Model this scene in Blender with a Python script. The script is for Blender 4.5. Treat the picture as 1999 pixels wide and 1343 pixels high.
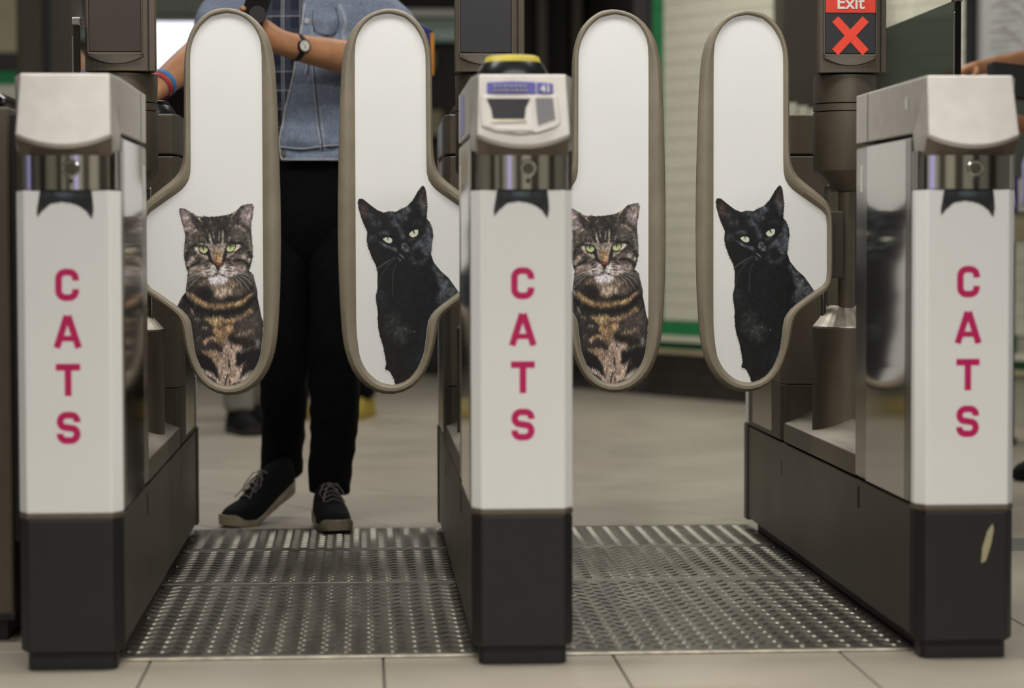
import bpy, bmesh, math, random
import numpy as np
from mathutils import Vector, Matrix
random.seed(4); rng = np.random.default_rng(7)
for o in list(bpy.data.objects): bpy.data.objects.remove(o)
S = bpy.context.scene; COL = S.collection

# ------------------------------------------------------------------ camera, world, lights
cd = bpy.data.cameras.new('camera'); cam = bpy.data.objects.new('camera', cd); COL.objects.link(cam); S.camera = cam
yaw, pit, rol, foc = .0633, .0447, -.0023, 4585.
F = Vector((math.sin(yaw)*math.cos(pit), math.cos(yaw)*math.cos(pit), -math.sin(pit)))
R = Vector((math.cos(yaw), -math.sin(yaw), 0)); U = R.cross(F)
R2 = R*math.cos(rol)+U*math.sin(rol); U2 = -R*math.sin(rol)+U*math.cos(rol)
M = Matrix((R2, U2, -F)).transposed().to_4x4(); M.translation = (-.3051, -4.4109, .8085); cam.matrix_world = M
cd.sensor_width = 36; cd.lens = foc/1999*36; cd.clip_end = 100; cd.clip_start = .05
cd.dof.use_dof = True; cd.dof.focus_distance = 5.55; cd.dof.aperture_fstop = 2.4

W = bpy.data.worlds.new('world'); S.world = W; W.use_nodes = True
W.node_tree.nodes['Background'].inputs[0].default_value = (.80, .80, .78, 1)
W.node_tree.nodes['Background'].inputs[1].default_value = .42
S.view_settings.view_transform = 'Standard'; S.view_settings.look = 'None'
S.view_settings.gamma = 1; S.view_settings.exposure = 0.06; S.view_settings.use_curve_mapping = False

def area(name, loc, size, power, color=(1, .975, .93), rot=(0, 0, 0)):
    l = bpy.data.lights.new(name, 'AREA'); l.shape = 'RECTANGLE'; l.size, l.size_y = size; l.energy = power; l.color = color
    o = bpy.data.objects.new(name, l); COL.objects.link(o); o.location = loc; o.rotation_euler = rot; return o
# rows of station ceiling luminaires, in front of, over and beyond the gate line
area('ceiling_lamp', (.5, -3.6, 3.0), (5.0, .9), 172)
area('ceiling_lamp', (-.3, .1, 3.0), (4.2, .5), 84)
area('ceiling_lamp', (.3, -6.2, 3.0), (5.0, .5), 90)
area('ceiling_lamp', (-.2, 3.4, 3.0), (3.6, .5), 46)
area('ceiling_lamp', (1.2, 6.0, 2.98), (3.4, .5), 62)
area('ceiling_lamp', (-2.0, 7.0, 2.98), (3.0, .4), 26)

# ------------------------------------------------------------------ materials
def lin(c):
    if isinstance(c, str): c = tuple(int(c[i:i+2], 16)/255 for i in (0, 2, 4))
    return tuple(((x+.055)/1.055)**2.4 if x > .04045 else x/12.92 for x in c)
def mat(name, col, rough=.5, metal=0, var=.08, scale=12, bump=0, bscale=200, stretch=(1, 1, 1), coat=0, emit=None, estr=0, trans=0, spec=.5, rvar=0, col2=None, cmin=.35, cmax=.65):
    m = bpy.data.materials.new(name); m.use_nodes = True; nt = m.node_tree; N = nt.nodes; L = nt.links
    b = N['Principled BSDF']; c = lin(col)
    tc = N.new('ShaderNodeTexCoord'); mp = N.new('ShaderNodeMapping'); mp.inputs['Scale'].default_value = stretch
    L.new(tc.outputs['Object'], mp.inputs[0])
    n = N.new('ShaderNodeTexNoise'); n.inputs['Scale'].default_value = scale; n.inputs['Detail'].default_value = 5
    L.new(mp.outputs[0], n.inputs[0])
    r = N.new('ShaderNodeValToRGB'); r.color_ramp.elements[0].position = cmin; r.color_ramp.elements[1].position = cmax
    c2 = lin(col2) if col2 else tuple(x*(1+var) for x in c)
    r.color_ramp.elements[0].color = (*[x*(1-var) for x in c], 1) if not col2 else (*c, 1)
    r.color_ramp.elements[1].color = (*c2, 1)
    L.new(n.outputs[0], r.inputs[0]); L.new(r.outputs[0], b.inputs['Base Color'])
    b.inputs['Roughness'].default_value = rough; b.inputs['Metallic'].default_value = metal
    b.inputs['Specular IOR Level'].default_value = spec
    if rvar:
        mr = N.new('ShaderNodeMapRange'); mr.inputs[3].default_value = rough-rvar; mr.inputs[4].default_value = rough+rvar
        L.new(n.outputs[0], mr.inputs[0]); L.new(mr.outputs[0], b.inputs['Roughness'])
    if coat: b.inputs['Coat Weight'].default_value = coat
    if trans: b.inputs['Transmission Weight'].default_value = trans
    if emit: b.inputs['Emission Color'].default_value = (*lin(emit), 1); b.inputs['Emission Strength'].default_value = estr
    if bump:
        n2 = N.new('ShaderNodeTexNoise'); n2.inputs['Scale'].default_value = bscale; n2.inputs['Detail'].default_value = 3
        L.new(mp.outputs[0], n2.inputs[0]); bp = N.new('ShaderNodeBump'); bp.inputs['Strength'].default_value = bump; bp.inputs['Distance'].default_value = .002
        L.new(n2.outputs[0], bp.inputs['Height']); L.new(bp.outputs[0], b.inputs['Normal'])
    return m
MT = dict(
 steel_polish=mat('polished steel', 'b0ada8', .085, 1, .05, 6, stretch=(1, 1, .1), rvar=.02),
 steel_side=mat('satin steel side', '98958f', .22, 1, .06, 5, rvar=.05),
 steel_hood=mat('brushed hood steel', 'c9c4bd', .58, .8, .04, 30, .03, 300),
 lip=mat('shaded lip steel', '7d7469', .5, .8, .06, 20),  # darker than the hood: underside shade put into the colour
 bronze=mat('taupe painted metal', '60574a', .42, .35, .06, 20, .05, 500),
 bronze_dark=mat('dark taupe metal', '4b453a', .45, .35, .12, 5, .06, 400, stretch=(1, 1, .6)),
 kick=mat('worn kick plate', '524b3f', .40, .6, .18, 6, .08, 300, rvar=.08),
 plastic=mat('charcoal plastic', '181614', .55, 0, .06, 20, .08, 500),
 black=mat('black rubber', '111111', .5, 0, .1, 20),
 pad_black=mat('reader pad plastic', '1a1a1c', .28, 0, .1, 20),
 gloss_black=mat('glossy black', '0a0a0b', .12, 0, .1, 20, coat=.3),
 rubber=mat('taupe rubber', '857b69', .48, 0, .10, 14, .1, 90, rvar=.05),
 white=mat('white vinyl', 'ebebe8', .35, 0, .01, 6),
 pink=mat('magenta vinyl', 'c2185f', .4, 0, .02, 6),
 tile_floor=mat('floor tile', 'b0a797', .34, 0, .05, 3, .05, 60, rvar=.08, coat=.05),
 tile_floor2=mat('floor tile cooler', 'a9a191', .36, 0, .05, 4, .05, 60, rvar=.08),
 tile_grey=mat('grey speckled tile', '6f726b', .5, 0, .35, 90),
 grout=mat('grout', '3a352e', .8),
 plate=mat('tread plate steel', '6c685e', .42, .85, .42, 7, .08, 500, stretch=(3, .35, 1), rvar=.1, cmin=.3, cmax=.7),
 bar=mat('worn bar tops', '858176', .34, .9, .15, 10),
 brushed=mat('brushed recess steel', 'b0a899', .38, .9, .25, 30, .1, 300, stretch=(1, .08, 1)),
 chrome=mat('chrome', 'c9c7c2', .15, 1, .03, 10),
 tile_wall=mat('cream wall tile', 'd2d0bd', .18, 0, .03, 3, coat=.2),
 tile_green=mat('green wall tile', '2f7f50', .2, 0, .06, 5, coat=.2),
 tile_dgreen=mat('dark green tile', '14492c', .2, 0, .06, 5, coat=.2),
 tile_dark=mat('dark dado tile', '2c2823', .25, 0, .15, 5),
 wall_dark=mat('dark hall wall', '2a2822', .6, 0, .15, 3),
 wall_grout=mat('wall grout', 'a5a392', .8),
 ceiling=mat('ceiling paint', '8b8a84', .8),
 display_off=mat('display off', '2b2b2f', .25, 0, .1, 4, coat=.2),
 display_brown=mat('display smoked', '3a3029', .3, 0, .08, 4),
 red=mat('red sign', 'c8331f', .45, 0, .06, 40, emit='c8331f', estr=.12),
 red_x=mat('red cross lamp', 'd23a22', .5, 0, .10, 200, emit='d8361e', estr=.22),
 sign_white=mat('sign white', 'dcd8d0', .5),
 label_blue=mat('blue label', '5a56a0', .4, 0, .05, 30),
 label_text=mat('label lettering', 'b9b7c4', .5),
 grey_window=mat('grey reader window', '7e7c80', .25, 0, .06, 10, coat=.3),
 yellow=mat('yellow disc', 'cdbd4a', .4, 0, .1, 20),
 skin=mat('skin', 'b8845f', .5, 0, .10, 22, .1, 250, spec=.35),
 denim=mat('washed denim', '67748c', .85, 0, .3, 190, .6, 900, col2='98a3b6', cmin=.25, cmax=.75),
 denim_edge=mat('faded seam thread', 'c6c8cc', .8, 0, .2, 200),
 denim_dark=mat('seam shade denim', '2b3347', .9, 0, .3, 100),
 jeans=mat('black jeans', '08080a', .9, 0, .3, 40, .3, 300, spec=.15),
 shoe=mat('black mesh shoe', '0f0f11', .85, 0, .25, 200, .4, 700, spec=.2),
 sole=mat('worn foam sole', 'a29a84', .7, 0, .18, 30, .1, 200, col2='857a60'),
 lace=mat('grey lace', '6a6560', .8),
 ink=mat('tattoo ink', '3d3a36', .8),
 hair=mat('dark hair', '221a14', .7, 0, .3, 80),
 lavender=mat('lavender cotton', '9a94bd', .85, 0, .1, 14, .2, 300),
 cotton_blue=mat('pale blue cotton', '93a2d0', .85, 0, .1, 14, .2, 300),
 cotton_grey=mat('grey cotton', '77756d', .85, 0, .1, 14),
 shoe_yellow=mat('mustard shoe', '99862e', .7, 0, .1, 20),
 blue_band=mat('blue band', '2f7fc0', .6), red_band=mat('red band', 'a82a3a', .6),
 navy=mat('navy nylon', '20286a', .6), orange=mat('orange webbing', 'd0872a', .6),
 glow=mat('lit poster box', 'ffffff', .5, emit='eceaff', estr=1.25),
 streak_glow=mat('added streak glow', 'b8b0e8', .5, emit='b8b4f0', estr=1.1),  # lavender glow added out of view, for reflections only
 glow_soft=mat('lit window', 'ffffff', .5, emit='ffffff', estr=.8),
 cream_panel=mat('cream panel', 'a59c7d', .6, 0, .12, 2),
 grey_map=mat('wall map paper', 'b9bab6', .4, 0, .03, 3),
 map_line=mat('map line dark', '4a4a52', .5), map_red=mat('map line red', '8a5a58', .5),
 sign_blue=mat('blue sign', '2b2c78', .4),
 grey_green=mat('grey green panel', '5b6056', .5),
)
def glass_mat():
    m = bpy.data.materials.new('tinted glass'); m.use_nodes = True; b = m.node_tree.nodes['Principled BSDF']
    N = m.node_tree.nodes; n = N.new('ShaderNodeTexNoise'); n.inputs['Scale'].default_value = 2
    r = N.new('ShaderNodeValToRGB'); r.color_ramp.elements[0].color = (.16, .20, .17, 1); r.color_ramp.elements[1].color = (.20, .24, .22, 1)
    m.node_tree.links.new(n.outputs[0], r.inputs[0]); m.node_tree.links.new(r.outputs[0], b.inputs['Base Color'])
    b.inputs['Transmission Weight'].default_value = 1; b.inputs['Roughness'].default_value = .03; b.inputs['IOR'].default_value = 1.5
    return m
MT['glass'] = glass_mat()
def print_mat():
    m = bpy.data.materials.new('printed vinyl'); m.use_nodes = True; N = m.node_tree.nodes; b = N['Principled BSDF']
    a = N.new('ShaderNodeVertexColor'); a.layer_name = 'print'; m.node_tree.links.new(a.outputs[0], b.inputs['Base Color'])
    b.inputs['Roughness'].default_value = .35; return m
MT['print'] = print_mat()
def plaid_mat():
    m = bpy.data.materials.new('navy plaid'); m.use_nodes = True; nt = m.node_tree; N = nt.nodes; L = nt.links; b = N['Principled BSDF']
    tc = N.new('ShaderNodeTexCoord'); sp = N.new('ShaderNodeSeparateXYZ'); L.new(tc.outputs['Object'], sp.inputs[0])
    def stripes(axis, per, off, w):
        a = N.new('ShaderNodeMath'); a.operation = 'ADD'; a.inputs[1].default_value = off; L.new(sp.outputs[axis], a.inputs[0])
        p = N.new('ShaderNodeMath'); p.operation = 'PINGPONG'; p.inputs[1].default_value = per/2; L.new(a.outputs[0], p.inputs[0])
        g = N.new('ShaderNodeMath'); g.operation = 'LESS_THAN'; g.inputs[1].default_value = w; L.new(p.outputs[0], g.inputs[0]); return g
    cur = None; base = (.010, .014, .035, 1)
    prev = None
    for (ax, per, off, w, c, f) in ((0, .052, 0, .0075, (.05, .06, .09, 1), .7), (2, .052, .01, .0075, (.05, .06, .09, 1), .6), (0, .052, .012, .0011, (.5, .52, .55, 1), .8), (0, .052, .018, .0011, (.4, .42, .45, 1), .8), (2, .052, .02, .0011, (.45, .46, .5, 1), .7)):
        g = stripes(ax, per, off, w); mx = N.new('ShaderNodeMix'); mx.data_type = 'RGBA'
        ml = N.new('ShaderNodeMath'); ml.operation = 'MULTIPLY'; ml.inputs[1].default_value = f; L.new(g.outputs[0], ml.inputs[0]); L.new(ml.outputs[0], mx.inputs[0])
        if prev is None: mx.inputs[6].default_value = base
        else: L.new(prev.outputs[2], mx.inputs[6])
        mx.inputs[7].default_value = c; prev = mx
    L.new(prev.outputs[2], b.inputs['Base Color']); b.inputs['Roughness'].default_value = .85; return m
MT['plaid'] = plaid_mat()

# ------------------------------------------------------------------ helpers
def tag(o, label=None, cat=None, group=None, kind=None):
    for k, v in (('label', label), ('category', cat), ('group', group), ('kind', kind)):
        if v: o[k] = v
    return o
def empty(name, loc=(0, 0, 0), rz=0, **k):
    o = bpy.data.objects.new(name, None); COL.objects.link(o); o.location = loc; o.rotation_euler = (0, 0, rz); o.empty_display_size = .05
    return tag(o, **k)
def mesh(name, V, Fc, m, parent=None, bevel=0, seg=2, smooth=False, sub=0, label=None):
    me = bpy.data.meshes.new(name); me.from_pydata([tuple(v) for v in V], [], Fc); me.update()
    bm = bmesh.new(); bm.from_mesh(me); bmesh.ops.recalc_face_normals(bm, faces=bm.faces); bm.to_mesh(me); bm.free()
    for mm in (m if isinstance(m, (list, tuple)) else [m]): me.materials.append(MT[mm])
    o = bpy.data.objects.new(name, me); COL.objects.link(o)
    if parent: o.parent = parent
    if bevel:
        b = o.modifiers.new('b', 'BEVEL'); b.width = bevel; b.segments = seg; b.limit_method = 'ANGLE'; b.angle_limit = .6; b.harden_normals = False
    if sub: s = o.modifiers.new('s', 'SUBSURF'); s.levels = s.render_levels = sub
    if smooth or sub or bevel:
        me.shade_smooth() if smooth or sub else None
    if smooth and not sub:
        me.set_sharp_from_angle(angle=math.radians(38))
    if label: o['label'] = label
    return o
class MB:
    def __init__(s): s.V = []; s.F = []
    def add(s, V, Fc): n = len(s.V); s.V += [tuple(v) for v in V]; s.F += [[i+n for i in f] for f in Fc]; return s
    def box(s, x0, x1, y0, y1, z0, z1):
        return s.add([(x, y, z) for z in (z0, z1) for y in (y0, y1) for x in (x0, x1)], [(0, 2, 3, 1), (4, 5, 7, 6), (0, 1, 5, 4), (2, 6, 7, 3), (0, 4, 6, 2), (1, 3, 7, 5)])
    def prism(s, P, z0, z1, ax='z'):           # outline P extruded along an axis
        n = len(P); f = {'z': lambda a, b, c: (a, b, c), 'y': lambda a, b, c: (a, c, b), 'x': lambda a, b, c: (c, a, b)}[ax]
        V = [f(a, b, z0) for a, b in P]+[f(a, b, z1) for a, b in P]
        return s.add(V, [list(range(n))[::-1], [i+n for i in range(n)]]+[[i, (i+1) % n, (i+1) % n+n, i+n] for i in range(n)])
    def loft(s, rings, cap=True, closed=True):
        n = len(rings[0]); b = len(s.V); s.V += [tuple(p) for r in rings for p in r]
        for k in range(len(rings)-1):
            for i in range(n if closed else n-1):
                j = (i+1) % n; s.F.append([b+k*n+i, b+k*n+j, b+(k+1)*n+j, b+(k+1)*n+i])
        if cap: s.F.append([b+i for i in range(n)][::-1]); s.F.append([b+(len(rings)-1)*n+i for i in range(n)])
        return s
    def tube(s, pts, rad, n=8, cap=True):
        pts = [Vector(p) for p in pts]; rs = rad if isinstance(rad, (list, tuple)) else [rad]*len(pts); rings = []; up = None
        for i, p in enumerate(pts):
            t = (pts[min(i+1, len(pts)-1)]-pts[max(i-1, 0)]).normalized()
            if up is None: up = Vector((0, 0, 1)) if abs(t.z) < .9 else Vector((0, 1, 0))
            a = t.cross(up).normalized(); up = a.cross(t).normalized(); r = rs[i]
            ra, rb = r if isinstance(r, (tuple, list)) else (r, r)
            rings.append([p+a*(ra*math.cos(q))+up*(rb*math.sin(q)) for q in (2*math.pi*k/n for k in range(n))])
        return s.loft(rings, cap)
    def build(s, name, m, parent=None, **k): return mesh(name, s.V, s.F, m, parent, **k)
def box(name, x0, x1, y0, y1, z0, z1, m, parent=None, bevel=.002, **k): return MB().box(x0, x1, y0, y1, z0, z1).build(name, m, parent, bevel=bevel, **k)
def circ(cx, cy, r, n=24, a0=0, a1=2*math.pi, e=False): return [(cx+r*math.cos(a0+(a1-a0)*i/(n-(1 if e else 0))), cy+r*math.sin(a0+(a1-a0)*i/(n-(1 if e else 0)))) for i in range(n)]
def smooth_poly(P, n=4, closed=True):
    P = [np.array(p, float) for p in P]; out = []; N = len(P)
    for i in range(N if closed else N-1):
        if closed: a, b, c, d = P[(i-1) % N], P[i], P[(i+1) % N], P[(i+2) % N]
        else: a, b, c, d = P[max(i-1, 0)], P[i], P[i+1], P[min(i+2, N-1)]
        for k in range(n):
            t = k/n; out.append(.5*((2*b)+(-a+c)*t+(2*a-5*b+4*c-d)*t*t+(-a+3*b-3*c+d)*t**3))
    if not closed: out.append(P[-1])
    return out
def text(name, s, size, m, parent, loc, rot=(math.pi/2, 0, 0), depth=.0005, align='CENTER', sx=1, bold=0):
    c = bpy.data.curves.new(name, 'FONT'); c.body = s; c.size = size; c.extrude = depth; c.align_x = align; c.offset = bold
    o = bpy.data.objects.new(name, c); dg = bpy.context.evaluated_depsgraph_get(); COL.objects.link(o); dg.update()
    me = bpy.data.meshes.new_from_object(o.evaluated_get(bpy.context.evaluated_depsgraph_get())); bpy.data.objects.remove(o)
    o = bpy.data.objects.new(name, me); COL.objects.link(o); me.materials.clear(); me.materials.append(MT[m]); o.parent = parent; o.location = loc; o.rotation_euler = rot; o.scale = (sx, 1, 1); return o
# ribbon: flat stroke following a 2D path, lying in the XZ plane at y, thickness t
def ribbon(mb, path, w, y0, y1):
    P = [np.array(p, float) for p in path]; A = []; B = []
    for i, p in enumerate(P):
        d0 = P[i]-P[max(i-1, 0)]; d1 = P[min(i+1, len(P)-1)]-P[i]
        n0 = np.array([-d0[1], d0[0]]); n1 = np.array([-d1[1], d1[0]])
        n0 = n0/(np.linalg.norm(n0) or 1); n1 = n1/(np.linalg.norm(n1) or 1); n = n0+n1; n /= np.linalg.norm(n)
        k = 1/max(.5, max(n@n0 if n0@n0 else 0, n@n1 if n1@n1 else 0) if i in (0, len(P)-1) else n@n1)
        A.append(p+n*w/2*k); B.append(p-n*w/2*k)
    for i in range(len(P)-1): mb.prism([tuple(A[i]), tuple(A[i+1]), tuple(B[i+1]), tuple(B[i])], y0, y1, 'y')
def letters(parent, cx, y):
    "C A T S stacked down the cladding: four flat vinyl letters"
    w, h, t = .044, .060, .0125; y0, y1 = y-.0006, y+.0002
    for ch, zc in (('C', .7251), ('A', .6378), ('T', .5480), ('S', .4585)):
        mb = MB(); a, b = (w-t)/2, (h-t)/2; r = .0125
        def arc(x, z, a0, a1, n=6, rr=None): rr = rr or r; return [(x+rr*math.cos(math.radians(a0+(a1-a0)*i/n)), z+rr*math.sin(math.radians(a0+(a1-a0)*i/n))) for i in range(n+1)]
        if ch == 'C':
            p = [(a, b*.33)]+arc(a-r, b-r, 0, 90)+arc(-a+r, b-r, 90, 180)+arc(-a+r, -b+r, 180, 270)+arc(a-r, -b+r, 270, 360)+[(a, -b*.33)]
            ribbon(mb, p, t, y0, y1)
        elif ch == 'A':
            W2 = .0255; ribbon(mb, [(-W2+t/2-.001, -h/2), (-.001, h/2)], t, y0, y1); ribbon(mb, [(W2-t/2+.001, -h/2), (.001, h/2)], t, y0-.0001, y1); ribbon(mb, [(-.0145, -h*.21), (.0145, -h*.21)], t*.82, y0-.0002, y1)
        elif ch == 'T':
            ribbon(mb, [(-w/2-.0005, b), (w/2+.0005, b)], t, y0, y1); ribbon(mb, [(0, b), (0, -h/2)], t, y0-.0001, y1)
        else:
            rr = b/2; e_ = a-rr
            p = [(a, b*.45)]+arc(a-.011, b-.011, 0, 90, rr=.011)+arc(-a+rr, b-rr, 90, 240, 10, rr)+arc(a-rr, -b+rr, 60, -90, 10, rr)+arc(-a+.011, -b+.011, 270, 180, rr=.011)+[(-a, -b*.45)]
            ribbon(mb, p, t, y0, y1)
        o = mb.build('lettering', 'pink', parent); o.location = (cx, 0, zc)

# ------------------------------------------------------------------ print painter (flat cat pictures on the vinyl)
PX = 1.3
class Canvas:
    def __init__(s, x0, y0, w, h, bg):
        s.x0, s.y0 = x0, y0; s.W, s.H = int(w*PX)+1, int(h*PX)+1
        s.img = np.zeros((s.H, s.W, 4)); s.img[..., :3] = np.array(bg)/255; s.bg = np.array(bg)/255
        s.YY, s.XX = np.mgrid[0:s.H, 0:s.W].astype(float)
    def px(s, P): P = np.array(P, float); return np.stack([(P[..., 0]-s.x0)*PX, (P[..., 1]-s.y0)*PX], -1)
    def blur(s, m, r):
        r *= PX
        if r < .3: return m
        k = int(r*3)+1; g = np.exp(-np.arange(-k, k+1)**2/(2*r*r)); g /= g.sum(); m = np.pad(m, k, mode='edge')
        m = np.apply_along_axis(lambda v: np.convolve(v, g, 'valid'), 0, m); return np.apply_along_axis(lambda v: np.convolve(v, g, 'valid'), 1, m)
    def polymask(s, P, sm=True):
        P = s.px(P)
        if sm and len(P) > 3: P = np.array(smooth_poly(P, 5))
        m = np.zeros((s.H, s.W)); x0, y0 = np.floor(P.min(0)).astype(int)-1; x1, y1 = np.ceil(P.max(0)).astype(int)+2
        x0, y0 = max(x0, 0), max(y0, 0); x1, y1 = min(x1, s.W), min(y1, s.H)
        if x1 <= x0 or y1 <= y0: return m
        X = s.XX[y0:y1, x0:x1]; Y = s.YY[y0:y1, x0:x1]; acc = np.zeros(X.shape)
        for ox, oy in ((-.25, -.25), (.25, .25), (.25, -.25), (-.25, .25)):
            c = np.zeros(X.shape, bool); Q = P[-1]
            for p in P:
                if p[1] != Q[1]:
                    cr = ((p[1] > Y+oy) != (Q[1] > Y+oy)) & (X+ox < (Q[0]-p[0])*(Y+oy-p[1])/(Q[1]-p[1])+p[0]); c ^= cr
                Q = p
            acc += c/4
        m[y0:y1, x0:x1] = acc; return m
    def comp(s, m, col, a=1, cut=None):
        m = m*a
        if cut is not None: m = m*cut
        s.img[..., :3] = s.img[..., :3]*(1-m[..., None])+np.array(col)/255*m[..., None]
    def poly(s, P, col, bl=0, a=1, sm=True, cut=None): s.comp(s.blur(s.polymask(P, sm), bl), col, a, cut)
    def ell(s, c, r, col, bl=0, a=1, rot=0):
        t = np.linspace(0, 2*np.pi, 24, endpoint=False); C, Sn = math.cos(rot), math.sin(rot)
        s.poly([(c[0]+r[0]*math.cos(q)*C-r[1]*math.sin(q)*Sn, c[1]+r[0]*math.cos(q)*Sn+r[1]*math.sin(q)*C) for q in t], col, bl, a, False)
    def line(s, P, w, col, bl=0, a=1):
        P = s.px(P); P = np.array(smooth_poly(P, 6, False)) if len(P) > 2 else P; d = np.full((s.H, s.W), 1e9)
        ws = np.linspace(*w, len(P)) if isinstance(w, tuple) else np.full(len(P), w)
        for i in range(len(P)-1):
            A, B = P[i], P[i+1]; v = B-A; L2 = v@v+1e-9
            t = np.clip(((s.XX-A[0])*v[0]+(s.YY-A[1])*v[1])/L2, 0, 1)
            dd = np.hypot(s.XX-A[0]-t*v[0], s.YY-A[1]-t*v[1])-(ws[i]*(1-t)+ws[i+1]*t)*PX/2
            d = np.minimum(d, dd)
        s.comp(s.blur(np.clip(.5-d, 0, 1), bl), col, a)
    def alpha(s, m): s.img[..., 3] = m
    def fur(s, ang, n, L, amp, split=None, L2=4):
        "n short hairs: each picks the colour at its root and drags it along the coat's direction"
        x = rng.uniform(0, s.W-1, n); y = rng.uniform(0, s.H-1, n); xi, yi = x.astype(int), y.astype(int)
        c = s.img[yi, xi].copy(); k = c[:, 3] > .5; x, y, c = x[k], y[k], c[k]; n = len(x)
        c[:, :3] = np.clip(c[:, :3]*(1+rng.normal(0, amp, n))[:, None]+rng.normal(0, amp*.05, n)[:, None], 0, 1)
        th = ang(x/PX+s.x0, y/PX+s.y0)+rng.normal(0, .22, n); ln = rng.uniform(.4, 1, n)*PX*(L if split is None else np.where(y/PX+s.y0 < split, L2, L))
        for t in np.arange(0, L*PX, .8):
            xx = np.clip((x+np.cos(th)*t).astype(int), 0, s.W-1); yy = np.clip((y+np.sin(th)*t).astype(int), 0, s.H-1)
            f = ((t < ln)*(.75*(1-t/(L*PX))+.15))[:, None]; s.img[yy, xx] = s.img[yy, xx]*(1-f)+c*f
    def mottle(s, amp, r):
        n = s.blur(rng.normal(0, 1, (s.H, s.W)), r); n /= n.std(); s.img[..., :3] = np.clip(s.img[..., :3]*(1+amp*n[..., None]), 0, 1)
    def to_mesh(s, name, fn, parent, clip=None):
        "grid of quads with the colour of each point, kept where the picture is"
        rgb = s.img[..., :3]*s.img[..., 3:]+s.bg*(1-s.img[..., 3:]); keep = s.blur(s.img[..., 3], .7) > .02
        u = s.XX/PX+s.x0; v = s.YY/PX+s.y0; X, Z = fn(u, v)
        fk = keep[:-1, :-1] | keep[1:, 1:] | keep[1:, :-1] | keep[:-1, 1:]
        if clip is not None:
            cm = s.polymask_xy(clip, X, Z); fk &= (cm[:-1, :-1] & cm[1:, 1:] & cm[1:, :-1] & cm[:-1, 1:])
        idx = np.arange(s.W*s.H).reshape(s.H, s.W); f = np.stack([idx[:-1, :-1], idx[1:, :-1], idx[1:, 1:], idx[:-1, 1:]], -1)[fk]
        used = np.unique(f); rm = np.zeros(s.W*s.H, int); rm[used] = np.arange(len(used)); f = rm[f]
        co = np.stack([X.ravel()[used], np.zeros(len(used)), Z.ravel()[used]], -1)
        me = bpy.data.meshes.new(name); me.vertices.add(len(used)); me.vertices.foreach_set('co', co.ravel())
        me.loops.add(f.size); me.loops.foreach_set('vertex_index', f.ravel()); me.polygons.add(len(f)); me.polygons.foreach_set('loop_start', np.arange(len(f))*4)
        me.update(calc_edges=True); a = me.color_attributes.new('print', 'FLOAT_COLOR', 'POINT')
        c = rgb.reshape(-1, 3)[used]; c = np.where(c > .04045, ((c+.055)/1.055)**2.4, c/12.92)
        a.data.foreach_set('color', np.concatenate([c, np.ones((len(c), 1))], 1).ravel().astype(np.float32)); me.materials.append(MT['print'])
        o = bpy.data.objects.new(name, me); COL.objects.link(o); o.parent = parent; return o
    def polymask_xy(s, P, X, Z):
        c = np.zeros(X.shape, bool); Q = P[-1]
        for p in P:
            if p[1] != Q[1]: c ^= ((p[1] > Z) != (Q[1] > Z)) & (X < (Q[0]-p[0])*(Z-p[1])/(Q[1]-p[1])+p[0])
            Q = p
        return c
WHITE = (235, 235, 232)
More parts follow.
